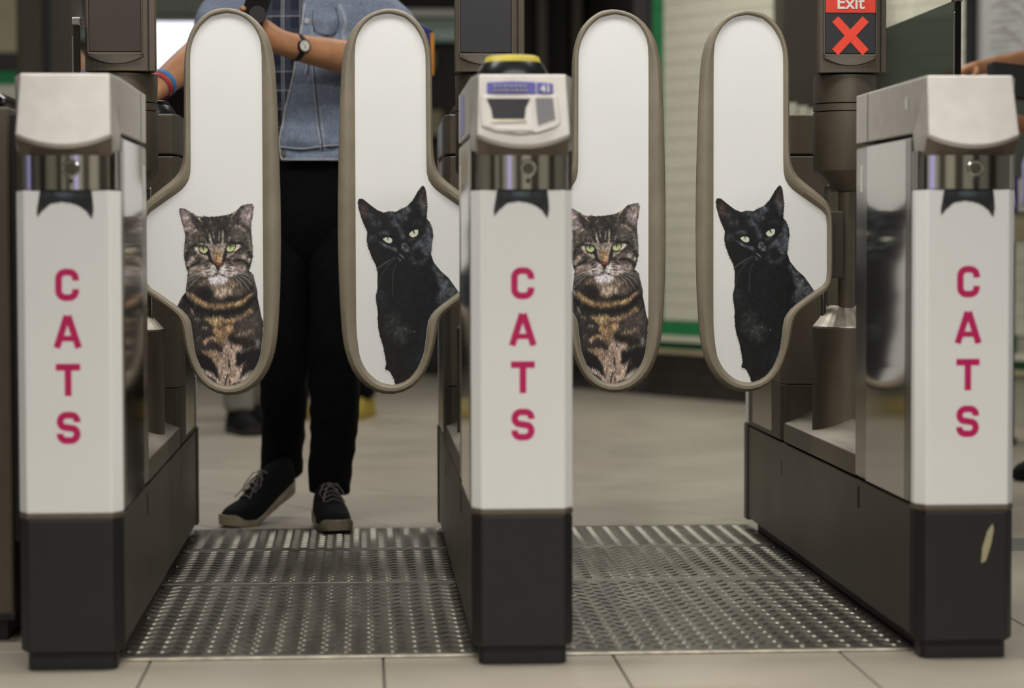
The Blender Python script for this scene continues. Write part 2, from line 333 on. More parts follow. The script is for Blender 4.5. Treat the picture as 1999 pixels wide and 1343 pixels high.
def paint_tabby():
    c = Canvas(345, 392, 172, 374, WHITE)
    A = lambda *P: [(340+x/7.46, 390+y/7.46) for x, y in P]
    B = lambda *P: [(345+x/6.394, 560+y/6.394) for x, y in P]
    a = lambda r: r/7.46
    b = lambda r: r/6.394
    head = A((85, 122), (150, 128), (260, 188), (340, 240), (400, 250), (450, 240), (520, 255), (650, 243), (760, 225), (850, 196), (905, 160), (970, 95), (1060, 66), (1135, 58), (1160, 110), (1145, 230), (1120, 370), (1125, 500), (1140, 640), (1147, 830), (1115, 960), (1090, 1030), (1150, 1090), (1190, 1230), (1215, 1340))
    body = B((1010, 130), (1035, 250), (1060, 380), (1110, 500), (1110, 1100), (900, 1310), (300, 1310), (-20, 800), (-20, 300), (10, 235), (60, 130), (115, 60))
    hl = A((170, 1300), (185, 1180), (200, 1060), (165, 950), (140, 800), (150, 650), (162, 540), (148, 440), (100, 280), (72, 165))
    sil = c.polymask(head+body+hl, False); c.alpha(sil)
    c.comp(sil, (60, 53, 47))
    K = (27, 23, 22)
    # body blocks
    c.poly(B((-20, 300), (60, 130), (120, 60), (110, 260), (60, 330)), (120, 108, 98), 1.5)
    c.poly(B((120, 0), (1000, 0), (1110, 500), (1110, 1300), (200, 1300), (0, 600)), (44, 37, 33), 3)
    c.poly(A((420, 1150), (860, 1150), (1000, 1343), (850, 1400), (400, 1400), (330, 1300)), (128, 106, 82), 3, .8)
    c.poly(B((430, -10), (650, -10), (700, 60), (580, 120), (470, 90)), (158, 134, 112), 2)
    c.ell(B((330, 75))[0], (b(130), b(105)), K, 2.5); c.ell(B((130, 180))[0], (b(60), b(120)), (44, 38, 36), 2.5)
    c.line(B((640, 130), (780, 135), (880, 85), (930, 10)), b(62), K, 1.6)
    c.line(B((170, 90), (320, 195), (500, 232), (700, 212), (830, 175), (935, 90)), b(62), (152, 116, 72), 1.6)
    c.line(B((120, 110), (200, 230), (420, 302), (640, 302), (850, 240), (975, 110)), (b(60), b(72)), (20, 17, 16), 1.4)
    c.poly(B((325, 378), (430, 362), (560, 355), (592, 400), (570, 480), (490, 500), (400, 430)), (164, 130, 84), 1.4)
    c.line(B((620, 425), (740, 400), (850, 345), (930, 290)), b(64), (160, 124, 80), 1.4)
    c.poly(B((440, 520), (560, 490), (720, 450), (680, 560), (610, 660), (570, 690), (500, 610)), (160, 120, 78), 1.6)
    c.ell(B((640, 455))[0], (b(70), b(22)), (88, 62, 44), 1.2); c.ell(B((540, 500))[0], (b(40), b(16)), (70, 48, 34), 1)
    c.poly(B((760, 380), (980, 330), (1060, 460), (1010, 700), (900, 690), (740, 560)), (66, 55, 50), 2.5)
    c.line(B((745, 598), (830, 570), (910, 548)), b(30), (150, 122, 92), 1); c.ell(B((1015, 690))[0], (b(32), b(60)), (112, 106, 100), 1.6)
    c.line(B((930, 740), (1010, 780)), b(16), (98, 92, 86), 1)
    c.poly(B((575, 665), (700, 648), (790, 690), (830, 740), (760, 800), (750, 900), (850, 930), (830, 1050), (790, 1180), (700, 1250), (590, 1260), (540, 1180), (500, 1010), (430, 880), (345, 800), (450, 775), (570, 800)), (166, 136, 116), 1.6)
    c.line(B((345, 690), (395, 640), (480, 640), (580, 720)), b(42), (158, 122, 88), 1.2); c.line(B((370, 735), (460, 720), (560, 780)), b(40), (46, 36, 36), 1.2)
    c.line(B((340, 800), (430, 830), (520, 900)), b(46), (168, 126, 88), 1.4)
    c.poly(B((650, 620), (760, 640), (900, 620), (990, 700), (900, 760), (800, 720), (690, 690)), (30, 25, 24), 1.6)
    c.line(B((760, 790), (860, 790), (920, 760)), b(18), (128, 108, 94), .8)
    c.poly(B((245, 860), (330, 825), (420, 885), (480, 965), (505, 1060), (400, 1045), (280, 1010)), (12, 11, 13), 1.2)
    c.poly(B((775, 830), (940, 770), (1080, 790), (1080, 960), (1010, 1020), (880, 1025), (830, 1100), (775, 1185), (830, 1010), (858, 925), (760, 985), (745, 900)), (13, 12, 14), 1.2)
    c.line(B((470, 1040), (520, 1130), (568, 1225)), (b(40), b(12)), (18, 15, 17), .8)
    c.line(B((325, 1045), (420, 1075), (490, 1140), (560, 1225)), b(54), (164, 138, 128), 1.1); c.line(B((1000, 1045), (900, 1085), (830, 1150), (785, 1210)), b(60), (166, 144, 130), 1.1)
    c.poly(B((400, 1120), (470, 1150), (560, 1250), (480, 1260), (380, 1170)), (30, 28, 24), 1); c.ell(B((765, 1225))[0], (b(72), b(42)), (16, 14, 15), 1); c.line(B((880, 1200), (960, 1110)), b(24), (40, 36, 30), 1)
    for P, w in ((((632, 1090), (600, 1260)), 20), (((655, 900), (660, 985)), 22), (((665, 1150), (670, 1250)), 14), (((590, 880), (590, 900)), 8), (((672, 1060), (672, 1080)), 8), (((600, 690), (590, 740)), 8), (((690, 690), (680, 760)), 10)):
        c.line(B(*P), b(w), (36, 28, 32), .5)
    for P in (((180, 265), (205, 330)), ((230, 370), (275, 405)), ((320, 490), (380, 500)), ((250, 640), (280, 620)), ((140, 120), (130, 60))):
        c.line(B(*P), b(22), (128, 124, 108), .9)
    # head blocks
    c.poly(A((95, 145), (170, 150), (250, 230), (330, 370), (215, 460), (150, 430), (108, 290)), (132, 113, 110), 2)
    c.poly(A((280, 240), (430, 350), (440, 460), (340, 420), (250, 300)), (52, 46, 44), 2)
    c.poly(A((1135, 75), (1060, 85), (950, 190), (930, 300), (1010, 350), (1090, 400), (1112, 330), (1148, 180)), (142, 122, 120), 2)
    c.poly(A((960, 160), (840, 290), (900, 340), (960, 300)), (52, 44, 44), 2)
    c.line(A((240, 185), (320, 245), (420, 330)), a(16), (150, 126, 108), .5); c.line(A((905, 165), (850, 235), (815, 310)), a(16), (146, 122, 100), .6)
    c.line(A((85, 130), (120, 320), (150, 430)), a(14), (84, 70, 66), .6); c.line(A((1150, 80), (1140, 260), (1112, 380)), a(14), (120, 96, 86), .6)
    c.poly(A((440, 250), (520, 258), (760, 228), (800, 300), (830, 430), (780, 520), (740, 640), (480, 650), (420, 560), (330, 500), (420, 350)), (48, 43, 40), 2)
    c.poly(A((220, 470), (420, 430), (430, 620), (300, 650), (180, 620)), (74, 66, 58), 2); c.poly(A((840, 400), (1060, 430), (1110, 600), (1000, 640), (860, 600)), (74, 66, 60), 2)
    for P, w, col in ((((440, 255), (370, 250)), 20, (110, 84, 66)), (((230, 510), (330, 440)), 20, (138, 126, 110)), (((200, 600), (240, 520)), 18, (104, 94, 84)), (((890, 380), (960, 400), (1030, 460)), 24, (142, 124, 106)), (((1090, 560), (1120, 760)), 26, (116, 104, 88)),
                      (((540, 310), (535, 345)), 14, (120, 108, 98)), (((680, 285), (690, 320)), 16, (110, 100, 92)), (((170, 640), (160, 760)), 22, (96, 86, 76)), (((760, 250), (800, 235)), 18, (104, 80, 60)), (((880, 600), (930, 610)), 14, (128, 116, 104))):
        c.line(A(*P), a(w), col, 1)
    for P, w in ((((518, 500), (525, 560), (545, 640)), 36), (((560, 470), (572, 510), (580, 560)), 15), (((662, 470), (655, 540), (650, 590)), 16), (((708, 450), (705, 540), (708, 640)), 36), (((440, 560), (460, 610), (480, 645)), 20), (((800, 550), (792, 600)), 20), (((350, 640), (420, 650), (480, 660)), 22)):
        c.line(A(*P), (a(w*.55), a(w)), (158, 146, 132), .7)
    c.poly(A((490, 640), (560, 655), (640, 650), (760, 640), (735, 760), (700, 890), (570, 890), (520, 760)), (150, 132, 118), 1.4)
    c.poly(A((565, 770), (620, 750), (700, 770), (690, 890), (580, 890)), (152, 116, 74), 1.4)
    c.poly(A((300, 690), (350, 690), (380, 780), (470, 810), (510, 800), (490, 870), (400, 830), (320, 760)), (196, 176, 158), .7)
    c.poly(A((900, 650), (965, 655), (905, 760), (800, 830), (765, 850), (770, 780), (850, 770)), (200, 180, 160), .7)
    c.poly(A((480, 690), (515, 730), (545, 850), (590, 900), (560, 930), (510, 870), (480, 780)), K, .6); c.poly(A((755, 690), (720, 770), (690, 880), (735, 890), (765, 800), (772, 740)), K, .6)
    c.poly(A((180, 860), (330, 800), (480, 870), (440, 960), (300, 960), (200, 1010)), (92, 80, 72), 2); c.poly(A((790, 830), (950, 800), (1080, 900), (980, 930), (830, 930)), (98, 86, 78), 2)
    c.poly(A((210, 1010), (320, 960), (440, 950), (450, 1060), (260, 1090)), (140, 120, 106), 1.6); c.poly(A((850, 945), (1000, 950), (1060, 1010), (1010, 1050), (870, 1030)), (140, 120, 110), 1.6)
    c.line(A((320, 655), (240, 705), (190, 800), (160, 860)), a(34), K, 1.1); c.line(A((195, 990), (290, 940), (340, 915), (380, 870)), a(34), K, 1)
    c.line(A((830, 628), (980, 645), (1070, 730), (1135, 850)), a(36), K, 1); c.line(A((870, 885), (980, 880), (1060, 930), (1100, 990)), a(40), K, 1); c.line(A((880, 770), (960, 720), (1020, 750)), a(24), K, .8)
    c.ell(A((270, 860))[0], (a(36), a(30)), (152, 136, 124), 1); c.ell(A((220, 930))[0], (a(22), a(48)), (150, 136, 122), 1); c.ell(A((1010, 830))[0], (a(42), a(34)), (158, 148, 132), 1); c.ell(A((1085, 880))[0], (a(22), a(42)), (150, 138, 118), 1)
    c.poly(A((520, 920), (580, 960), (635, 1020), (620, 1080), (520, 1110), (430, 1110), (420, 1040), (470, 980)), (186, 166, 158), 1.2)
    c.poly(A((750, 910), (700, 940), (645, 1020), (655, 1080), (760, 1110), (880, 1100), (940, 1050), (880, 980)), (188, 168, 160), 1.2)
    c.ell(A((575, 1010))[0], (a(52), a(60)), (214, 206, 198), 1.5); c.ell(A((700, 1010))[0], (a(48), a(60)), (206, 198, 190), 1.5)
    c.ell(A((640, 1150))[0], (a(150), a(66)), (204, 192, 196), 1.8)
    c.poly(A((575, 905), (640, 895), (705, 905), (690, 950), (640, 1020), (600, 960)), (160, 92, 62), .4)
    c.poly(A((590, 935), (640, 960), (690, 935), (665, 990), (637, 1030), (612, 985)), (52, 32, 30), .4); c.line(A((560, 905), (600, 940)), a(16), K, .3); c.line(A((715, 905), (680, 945)), a(16), K, .3)
    c.line(A((637, 1015), (637, 1068)), a(9), (60, 46, 50), .3); c.line(A((565, 1108), (600, 1085), (640, 1062), (685, 1085), (730, 1108)), a(14), (66, 54, 66), .4)
    for P in (((455, 950), (515, 938)), ((430, 1010), (530, 988)), ((470, 1050), (530, 1045)), ((480, 975), (520, 968)), ((750, 925), (830, 925)), ((735, 985), (840, 995)), ((755, 955), (860, 950)), ((760, 1030), (830, 1038)), ((780, 1075), (800, 1078)), ((480, 1095), (540, 1105))):
        c.line(A(*P), a(13), (52, 40, 40), .3)
    for p in ((622, 790), (622, 825), (620, 855)): c.ell(A(p)[0], (a(7), a(12)), (60, 44, 30), .3)
    ang = lambda x, y: np.where(y < 545, np.arctan2(y-500, x-425), np.pi/2+(x-430)*.004)
    for _ in range(150):
        x, y = rng.uniform(362, 492), rng.uniform(425, 500)
        if abs(y-472) < 16 and abs(x-425) < 50: continue
        t = math.atan2(y-520, x-425)+rng.normal(0, .25); l = rng.uniform(3, 7); v = rng.uniform(90, 150); c.line([(x, y), (x+l*math.cos(t), y+l*math.sin(t))], rng.uniform(.8, 1.6), (v, v*.92, v*.83), .35, .5)
    for _ in range(150):
        x, y = rng.uniform(365, 505), rng.uniform(560, 740)
        if abs(x-432) < 34: continue
        t = math.pi/2+(x-432)*.006+rng.normal(0, .4); l = rng.uniform(4, 9); v = rng.uniform(70, 125); c.line([(x, y), (x+l*math.cos(t), y+l*math.sin(t))], rng.uniform(.7, 1.5), (v, v*.9, v*.8), .4, .5)
    c.mottle(.13, 1.6); c.mottle(.10, 5); c.fur(ang, 26000, 8, .20, 548, 2.6); c.fur(ang, 12000, 5, .28, 548, 2.6); c.fur(ang, 4000, 4, .5, 548, 2)
    # eyes, whiskers: crisp, after the hairs
    for P, pu in (((350, 690), (400, 668), (460, 678), (503, 720), (482, 765), (440, 787), (395, 770), (362, 735)), ((420, 676), (426, 735))), (((752, 705), (785, 662), (845, 643), (898, 648), (893, 705), (850, 755), (800, 768), (760, 748)), ((820, 655), (822, 710))):
        c.poly(A(*P), (24, 20, 20), .2); cx = sum(p[0] for p in P)/8; cy = sum(p[1] for p in P)/8
        Q = [(cx+(x-cx)*.84, cy+(y-cy)*.82) for x, y in P]; c.poly(A(*Q), (164, 180, 112), .2)
        m = c.blur(c.polymask(A(*Q)), .2); c.comp(c.blur(c.polymask(A((cx-70, cy+5), (cx+70, cy+5), (cx+60, cy+70), (cx-60, cy+70))), 1), (196, 204, 128), .8, m)
        c.comp(c.blur(c.polymask(A((cx-80, cy-70), (cx+80, cy-70), (cx+80, cy-28), (cx-80, cy-22))), .6), (92, 104, 70), .8, m); c.line(A(*pu), (a(16), a(10)), (14, 16, 14), .2)
    for P in (((420, 1060), (300, 1085), (200, 1130)), ((430, 1080), (290, 1140), (190, 1200)), ((410, 1100), (280, 1200), (180, 1310)), ((400, 1085), (280, 1110), (195, 1165)), ((900, 1060), (1040, 1070), (1150, 1100)), ((910, 1080), (1050, 1150), (1145, 1250)), ((900, 1100), (1020, 1200), (1110, 1330)), ((880, 1120), (960, 1220), (1010, 1310)), ((920, 1065), (1060, 1100), (1160, 1150))):
        c.line(A(*P), (a(7), a(4)), (206, 202, 196), .25, .75)
    g_ = c.img[..., :3].mean(-1, keepdims=True); c.img[..., :3] = np.clip((g_+(c.img[..., :3]-g_)*.70)*1.12, 0, 1)
    return c
def paint_black():
    c = Canvas(1388, 356, 226, 420, WHITE)
    C = lambda *P: [(1385+x/6.105, 355+y/6.105) for x, y in P]
    D = lambda *P: [(1385+x/6.395, 560+y/6.395) for x, y in P]
    k = lambda r: r/6.1
    P = C((95, 195), (140, 203), (220, 268), (300, 328), (370, 360), (440, 344), (520, 350), (600, 308), (650, 283), (710, 225), (770, 120), (812, 60), (840, 43), (866, 80), (880, 170), (887, 300), (877, 430), (915, 480), (947, 560), (955, 640), (937, 740), (926, 850), (960, 950), (1040, 1050), (1130, 1130), (1195, 1222), (1250, 1300))+\
        D((1300, 40), (1420, 130), (1420, 1200), (900, 1310), (560, 1300), (525, 1190), (500, 1110), (455, 1030), (425, 1012), (400, 1000), (402, 975), (415, 940), (398, 830), (370, 690), (335, 580), (318, 480), (310, 380), (316, 300), (298, 180), (290, 90), (312, 15))+\
        C((298, 1200), (300, 1060), (280, 980), (232, 880), (195, 780), (175, 680), (183, 590), (120, 440), (85, 320), (75, 230))
    sil = c.polymask(P, False); c.alpha(sil); c.comp(np.ones_like(sil), (15, 17, 20), 1)
    def sheen(p, r, col, bl=2.5, al=.8, rot=0): c.ell(C(p)[0], (k(r[0]), k(r[1])), col, bl, al, rot)
    c.poly(C((100, 225), (150, 235), (215, 330), (170, 430), (125, 400), (95, 300)), (62, 42, 42), 1.6); c.poly(C((838, 75), (862, 130), (872, 300), (810, 290), (790, 200)), (70, 50, 50), 1.6)
    for p, r, col, al in (((480, 380), (90, 34), (70, 76, 84), .8), ((640, 330), (60, 50), (78, 84, 92), .8), ((600, 430), (60, 45), (66, 73, 82), .8), ((505, 480), (50, 50), (60, 67, 76), .7), ((840, 330), (36, 80), (84, 88, 88), .8), ((790, 240), (26, 30), (70, 72, 72), .7), ((230, 400), (46, 40), (58, 64, 72), .7), ((290, 480), (60, 44), (54, 60, 68), .7), ((380, 598), (80, 26), (62, 70, 80), .8), ((240, 660), (60, 50), (46, 52, 60), .7), ((760, 480), (80, 24), (50, 55, 60), .7), ((400, 340), (60, 20), (50, 54, 60), .6), ((700, 680), (60, 26), (44, 44, 52), .8)):
        sheen(p, r, col, 2.2, al)
    c.line(C((505, 470), (560, 540), (600, 650)), (k(30), k(56)), (66, 71, 84), 2, .9)
    c.poly(C((885, 460), (935, 560), (952, 650), (930, 800), (860, 860), (800, 800), (720, 800), (690, 850), (690, 770), (780, 680), (860, 600)), (70, 76, 84), 2.6, .85)
    c.line(C((330, 700), (410, 755), (515, 795)), (k(18), k(38)), (92, 102, 114), 1.5, .9)
    c.ell(C((770, 815))[0], (k(32), k(52)), (18, 20, 24), 1.6, .95, .3); c.line(C((690, 890), (770, 960), (880, 900)), k(46), (66, 73, 82), 2.4, .75)
    c.poly(C((945, 960), (1040, 1055), (1130, 1140), (1200, 1230), (1270, 1310), (1180, 1400), (1100, 1420), (1030, 1230), (965, 1060)), (76, 81, 88), 2.5, .85)
    c.poly(D((1080, 0), (1240, 0), (1330, 60), (1180, 180), (1060, 200)), (72, 76, 84), 3, .8)
    c.poly(C((575, 750), (600, 715), (645, 722), (676, 775), (640, 828), (595, 800)), (88, 93, 96), .8, .95); c.ell(C((645, 805))[0], (k(22), k(14)), (112, 117, 119), .6)
    c.line(C((640, 715), (690, 780), (700, 830)), k(12), (10, 11, 14), .5); c.line(C((560, 850), (585, 870), (612, 892)), k(12), (128, 134, 140), .5); c.line(C((480, 900), (530, 880), (570, 920)), k(16), (70, 76, 86), .8); c.line(C((400, 640), (330, 650)), k(14), (10, 11, 12), .6)
    for q, r, col in ((D((470, 440))[0], (14, 22), (42, 46, 44)), (D((600, 560))[0], (16, 20), (50, 54, 52)), (D((350, 130))[0], (8, 18), (42, 48, 54)), (D((800, 880))[0], (20, 20), (20, 26, 32)), (D((520, 360))[0], (10, 12), (38, 42, 42))): c.ell(q, r, col, 5, .8)
    ang = lambda x, y: np.where(y < 500, np.arctan2(y-470, x-1480), np.pi/2+.25)
    c.mottle(.2, 2); c.fur(ang, 26000, 4.5, .25, 500, 3); c.fur(ang, 10000, 3, .35, 500, 2.5)
    for Pq, pu in (((362, 668), (395, 650), (432, 646), (470, 665), (478, 695), (462, 718), (430, 722), (392, 702)), ((412, 640), (428, 640), (428, 690), (421, 680))), (((668, 615), (690, 585), (735, 562), (775, 558), (784, 590), (768, 630), (720, 656), (685, 642)), ((705, 560), (722, 556), (742, 610), (728, 606))):
        c.poly(C(*Pq), (8, 9, 10), .4); cx = sum(p[0] for p in Pq)/8; cy = sum(p[1] for p in Pq)/8
        c.poly(C(*[(cx+(x-cx)*.93, cy+(y-cy)*.92) for x, y in Pq]), (210, 216, 184), .25); c.poly(C(*pu), (14, 16, 16), .25, 1, False)
    for Pq, w, col in ((((458, 910), (370, 965), (300, 1022)), 6, (140, 146, 146)), (((470, 935), (380, 1040), (330, 1130), (305, 1240)), 5, (84, 88, 90)), (((525, 960), (485, 1060), (475, 1200), (472, 1320)), 5, (92, 96, 98)), (((440, 940), (400, 980)), 5, (100, 104, 104)), (((850, 850), (920, 858)), 6, (120, 126, 130))):
        c.line(C(*Pq), k(w), col, .25, .85)
    for p in ((655, 508), (760, 540)): c.ell(D(p)[0], (.9, 1.4), (150, 154, 150), .3, .8)
    g_ = c.img[..., :3].mean(-1, keepdims=True); c.img[..., :3] = np.clip((g_+(c.img[..., :3]-g_)*.72)*1.04, 0, 1)
    return c
def paint_ears():
    c = Canvas(955, 366, 122, 66, WHITE); E = lambda *P: [(840+x/3.73, 80+y/3.73) for x, y in P]
    sil = c.polymask(E((488, 1068), (660, 1068), (852, 1068), (862, 1160), (866, 1230), (854, 1290), (815, 1235), (760, 1195), (700, 1176), (640, 1168), (560, 1180), (510, 1225), (466, 1272), (462, 1230), (476, 1150)), False); c.alpha(sil)
    c.comp(np.ones_like(sil), (26, 29, 31)); c.ell(E((660, 1105))[0], (20, 9), (78, 90, 98), 4, .9); c.ell(E((780, 1110))[0], (10, 9), (44, 50, 54), 3, .8); c.ell(E((540, 1110))[0], (9, 8), (44, 50, 54), 3, .8)
    c.ell(E((490, 1220))[0], (5, 9), (62, 48, 46), 2, .8); c.ell(E((845, 1230))[0], (5, 10), (62, 46, 48), 2, .8)
    c.fur(lambda x, y: np.pi/2+(x-1016)*.0, 5000, 3, .3); return c

# ------------------------------------------------------------------ structure: floor
def clip_poly(P, n, d):                       # keep n.p >= d
    out = []
    for i in range(len(P)):
        a, b = P[i], P[(i+1) % len(P)]; fa = a[0]*n[0]+a[1]*n[1]-d; fb = b[0]*n[0]+b[1]*n[1]-d
        if fa >= 0: out.append(a)
        if (fa >= 0) != (fb >= 0): t = fa/(fa-fb); out.append((a[0]+(b[0]-a[0])*t, a[1]+(b[1]-a[1])*t))
    return out
floor = box('floor', -9, 9, -9, 16, -.06, -.0035, 'grout', bevel=0); tag(floor, kind='structure')
def uv(x, y, z=0):
    d = Vector((x, y, z))-cam.location; zz = d@F
    return (999.5+foc*(d@R2)/zz, 671.5-foc*(d@U2)/zz) if zz > .1 else (9e9, 9e9)
far = MB(); ntile = 0
def lay(P, m):
    global ntile
    if len(P) < 3: return
    cx = sum(p[0] for p in P)/len(P); cy = sum(p[1] for p in P)/len(P); pr = [uv(*p) for p in P]
    us = [p[0] for p in pr]; vs = [p[1] for p in pr]
    if max(us) < -150 or min(us) > 2150 or cy < -2.2: return
    big = (max(us)-min(us)) > 10 and max(vs)-min(vs) > 7 and min(vs) < 1345 and max(us) > -5 and min(us) < 2004
    if big and ntile < 296:
        MB().prism(P, -.02, 0).build('tile', m, floor, bevel=.0008, seg=1); ntile += 1
    else: far.prism(P, -.02, 0)
g = .0022; pit_ = .446
rowsY = [(-2.46, -2.02), (-2.01, -1.57), (-1.565, -1.125), (-1.12, -.68), (-.677, -.232), (-.228, .222), (.226, .673), (.677, 1.143), (1.147, 1.54)]
for y0, y1 in rowsY:
    for i in range(-5, 9):
        x0 = -.270+pit_*i
        if y0 > .2 and i in (-1, 0, 1) and False: continue
        lay([(x0+g, y0+g), (x0+pit_-g, y0+g), (x0+pit_-g, y1-g), (x0+g, y1-g)], 'tile_floor')
for i in range(-3, 7):
    x0 = -.270+pit_*i; lay([(x0+g, 1.543), (x0+pit_-g, 1.543), (x0+pit_-g, 1.79), (x0+g, 1.79)], 'tile_grey' if i >= 3 else 'tile_floor')
e1 = (.5, -.8660254); e2 = (.8660254, .5); t_ = .441
cells = []
for i in range(-16, 22):
    for j in range(-30, 4):
        a0, a1 = .907+t_*i+g, .907+t_*(i+1)-g; b0, b1 = -2.038+t_*j+g, -2.038+t_*(j+1)-g
        P = [(a*e2[0]+b*e1[0], a*e2[1]+b*e1[1]) for a, b in ((a0, b0), (a1, b0), (a1, b1), (a0, b1))]
        P = clip_poly(P, (0, 1), 1.794); P = clip_poly(P, (-1.7, -1), -(9.65)) if P else P; P = clip_poly(P, (0, -1), -10.6) if P else P
        if len(P) >= 3: cells.append((min(p[1] for p in P), P))
for k, (yy, P) in enumerate(sorted(cells, key=lambda c: c[0])): lay(P, ('tile_floor', 'tile_floor2')[(k*7) % 3 == 0])
o = far.build('distant_tile', 'tile_floor', floor); o['kind'] = 'stuff'
ceil = box('ceiling', -9, 9, -9, 16, 3.06, 3.2, 'ceiling', bevel=0); tag(ceil, kind='structure')

# tiled wall at 60 degrees behind the right lane; local x runs along it away to the right and nearer
wr = empty('wall_right', (.148, 9.4, 0), math.atan2(-1.7, 1), kind='structure')
sx = lambda X: (X-.148)*math.sqrt(1+1.7**2)
box('wall_core', sx(1.188), sx(3.6), -.0, .25, 0, 3.06, 'wall_grout', wr, bevel=0)
# (front of this wall faces local -y)
n = 0; rest = MB(); zt = .394; x_ = sx(1.236)
for r_ in range(24):
    z0 = zt+r_*.0765; off = -.0755 if r_ % 2 else 0
    for q in range(30):
        xa, xb = max(x_, x_+off+q*.153), x_+off+(q+1)*.153-.003
        if xb <= xa+.01 or xb > sx(3.5): continue
        X = .148+xa/1.9723; Y = 9.4-1.7*xa/1.9723; u_, v_ = uv(X, Y, z0)
        if u_ > 2010 or v_ < -20: 
            if u_ < 2500 and z0 < 2.3: rest.box(xa, xb, -.006, .002, z0, z0+.0735)
            continue
        if n < 290: box('tile', xa, xb, -.006, .002, z0, z0+.0735, 'tile_wall', wr, bevel=0); n += 1
        else: rest.box(xa, xb, -.006, .002, z0, z0+.0735)
rest.build('distant_tile', 'tile_wall', wr)['kind'] = 'stuff'
for r_ in range(20): box('green_tile', sx(1.190), sx(1.233), -.008, .002, .30+r_*.153, .30+(r_+1)*.153-.003, 'tile_green', wr, bevel=0)
for q in range(16): box('green_tile', sx(1.236)+q*.153, sx(1.236)+(q+1)*.153-.003, -.008, .002, .316, .391, 'tile_green', wr, bevel=0)
box('ledge', sx(1.19), sx(3.5), -.02, 0, .284, .314, 'tile_wall', wr, bevel=.003)
box('dark_band', sx(1.19), sx(3.5), -.012, 0, .247, .282, 'tile_dgreen', wr, bevel=.001)
box('ledge', sx(1.19), sx(3.5), -.03, 0, .222, .245, 'cream_panel', wr, bevel=.003)
for r_ in range(3):
    for q in range(13):
        xa = sx(1.19)+q*.153-(.076 if r_ % 2 else 0); box('dado_tile', max(xa, sx(1.19)), xa+.149, -.02, 0, r_*.074, r_*.074+.0705, 'tile_dark', wr, bevel=0)
# map in a black frame on the same wall
wm = empty('wall_map', (.148, 9.4, 0), math.atan2(-1.7, 1), label='grey line map in a black frame on the cream tiled wall', cat='map')
xa, xb = sx(2.336), sx(3.5)
for nm, bx in (('frame', (xa, xa+.05, 1.25, 2.4)), ('frame', (xb-.05, xb, 1.25, 2.4)), ('frame', (xa+.05, xb-.05, 2.35, 2.4)), ('frame', (xa+.05, xb-.05, 1.25, 1.3))): box(nm, bx[0], bx[1], -.045, -.008, bx[2], bx[3], 'gloss_black', wm)
box('paper', xa+.05, xb-.05, -.02, -.010, 1.3, 2.35, 'grey_map', wm, bevel=0)
for zz, m_ in ((1.80, 'map_red'), (1.86, 'map_line'), (1.69, 'map_red')):
    mb = MB(); mb.tube([(xa+.13, -.021, zz), (xa+.22, -.021, zz+.004), (xa+.36, -.021, zz-.10), (xa+.5, -.021, zz-.1)], .0018, 6); mb.build('route_line', m_, wm)
for q in range(18): box('fine_line', xa+.11+random.random()*.1, xa+.22+random.random()*.10, -.0215, -.020, 1.45+q*.028, 1.453+q*.028, 'map_line', wm, bevel=0)
# dark end wall with its openings
wb = empty('wall_back', (0, 0, 0), kind='structure')
box('wall_core', -9, 1.16, 10.6, 10.9, 0, 3.06, 'wall_dark', wb, bevel=0)
box('wall_return', 1.10, 1.30, 7.75, 10.6, 0, 3.06, 'wall_dark', wb, bevel=.01)
box('green_band', -.35, .62, 10.5, 10.6, 2.05, 2.20, 'tile_green', wb, bevel=.005); box('pale_band', -.35, .62, 10.5, 10.6, 2.21, 2.26, 'tile_wall', wb, bevel=.005)
box('beige_panel', .02, .16, 10.45, 10.6, 1.88, 1.99, 'cream_panel', wb, bevel=.005); box('beige_panel', .02, .2, 10.45, 10.6, 1.46, 1.62, 'cream_panel', wb, bevel=.005)
for xq in (.55, .78, 1.0): box('pilaster', xq, xq+.07, 10.2, 10.6, 0, 3.0, 'bronze_dark', wb, bevel=.01)
wf = empty('wall_front', (0, 0, 0), kind='structure')
box('wall_core', -9, 9, -8.3, -8.1, 0, 3.06, 'tile_wall', wf, bevel=0); box('dark_dado', -9, 9, -8.1, -8.07, 0, .5, 'tile_dark', wf)
for xq, wq in ((-4.4, .5), (-2.6, .35), (-1.7, .25), (-.1, .5), (1.4, .7), (3.3, .5), (5.2, .8), (-5.6, .3)): box('pilaster', xq, xq+wq, -8.1, -7.8, 0, 3.06, 'bronze_dark', wf)  # unseen dark strips added to stripe the reflections in the post steel
for xq in (-6.1, -.95): box('streak_panel', xq, xq+.32, -8.1, -8.02, .7, 2.3, 'streak_glow', wf)  # unseen glowing panels added to put lavender streaks in the post steel
wl = empty('wall_left', (0, 0, 0), kind='structure')
box('cream_upper', -9, -2.05, 9.0, 9.2, 1.86, 3.06, 'cream_panel', wl, bevel=.005)
box('dark_band', -9, -2.05, 8.98, 9.2, 1.76, 1.86, 'wall_dark', wl, bevel=.005); box('green_band', -9, -2.05, 8.99, 9.2, 1.68, 1.76, 'tile_green', wl, bevel=.005)
box('pale_band', -9, -2.05, 8.99, 9.2, 1.0, 1.68, 'tile_wall', wl, bevel=.005); box('dark_dado', -9, -2.05, 8.97, 9.2, 0, 1.0, 'wall_dark', wl, bevel=.005)
lb = empty('lightbox', (-1.15, 9.0, 0), label='bright white lightbox sign beside the far left hall column', cat='lightbox')
box('case', -.40, .10, .012, .2, 1.68, 2.08, 'grey_green', lb, bevel=.01); box('screen', -.38, .08, 0, .012, 1.72, 2.035, 'glow', lb, bevel=.004)
box('header', -.40, .75, -.02, .2, 2.08, 2.5, 'grey_green', lb, bevel=.01); box('stand', -.1, .0, .03, .15, 0, 1.68, 'wall_dark', lb)
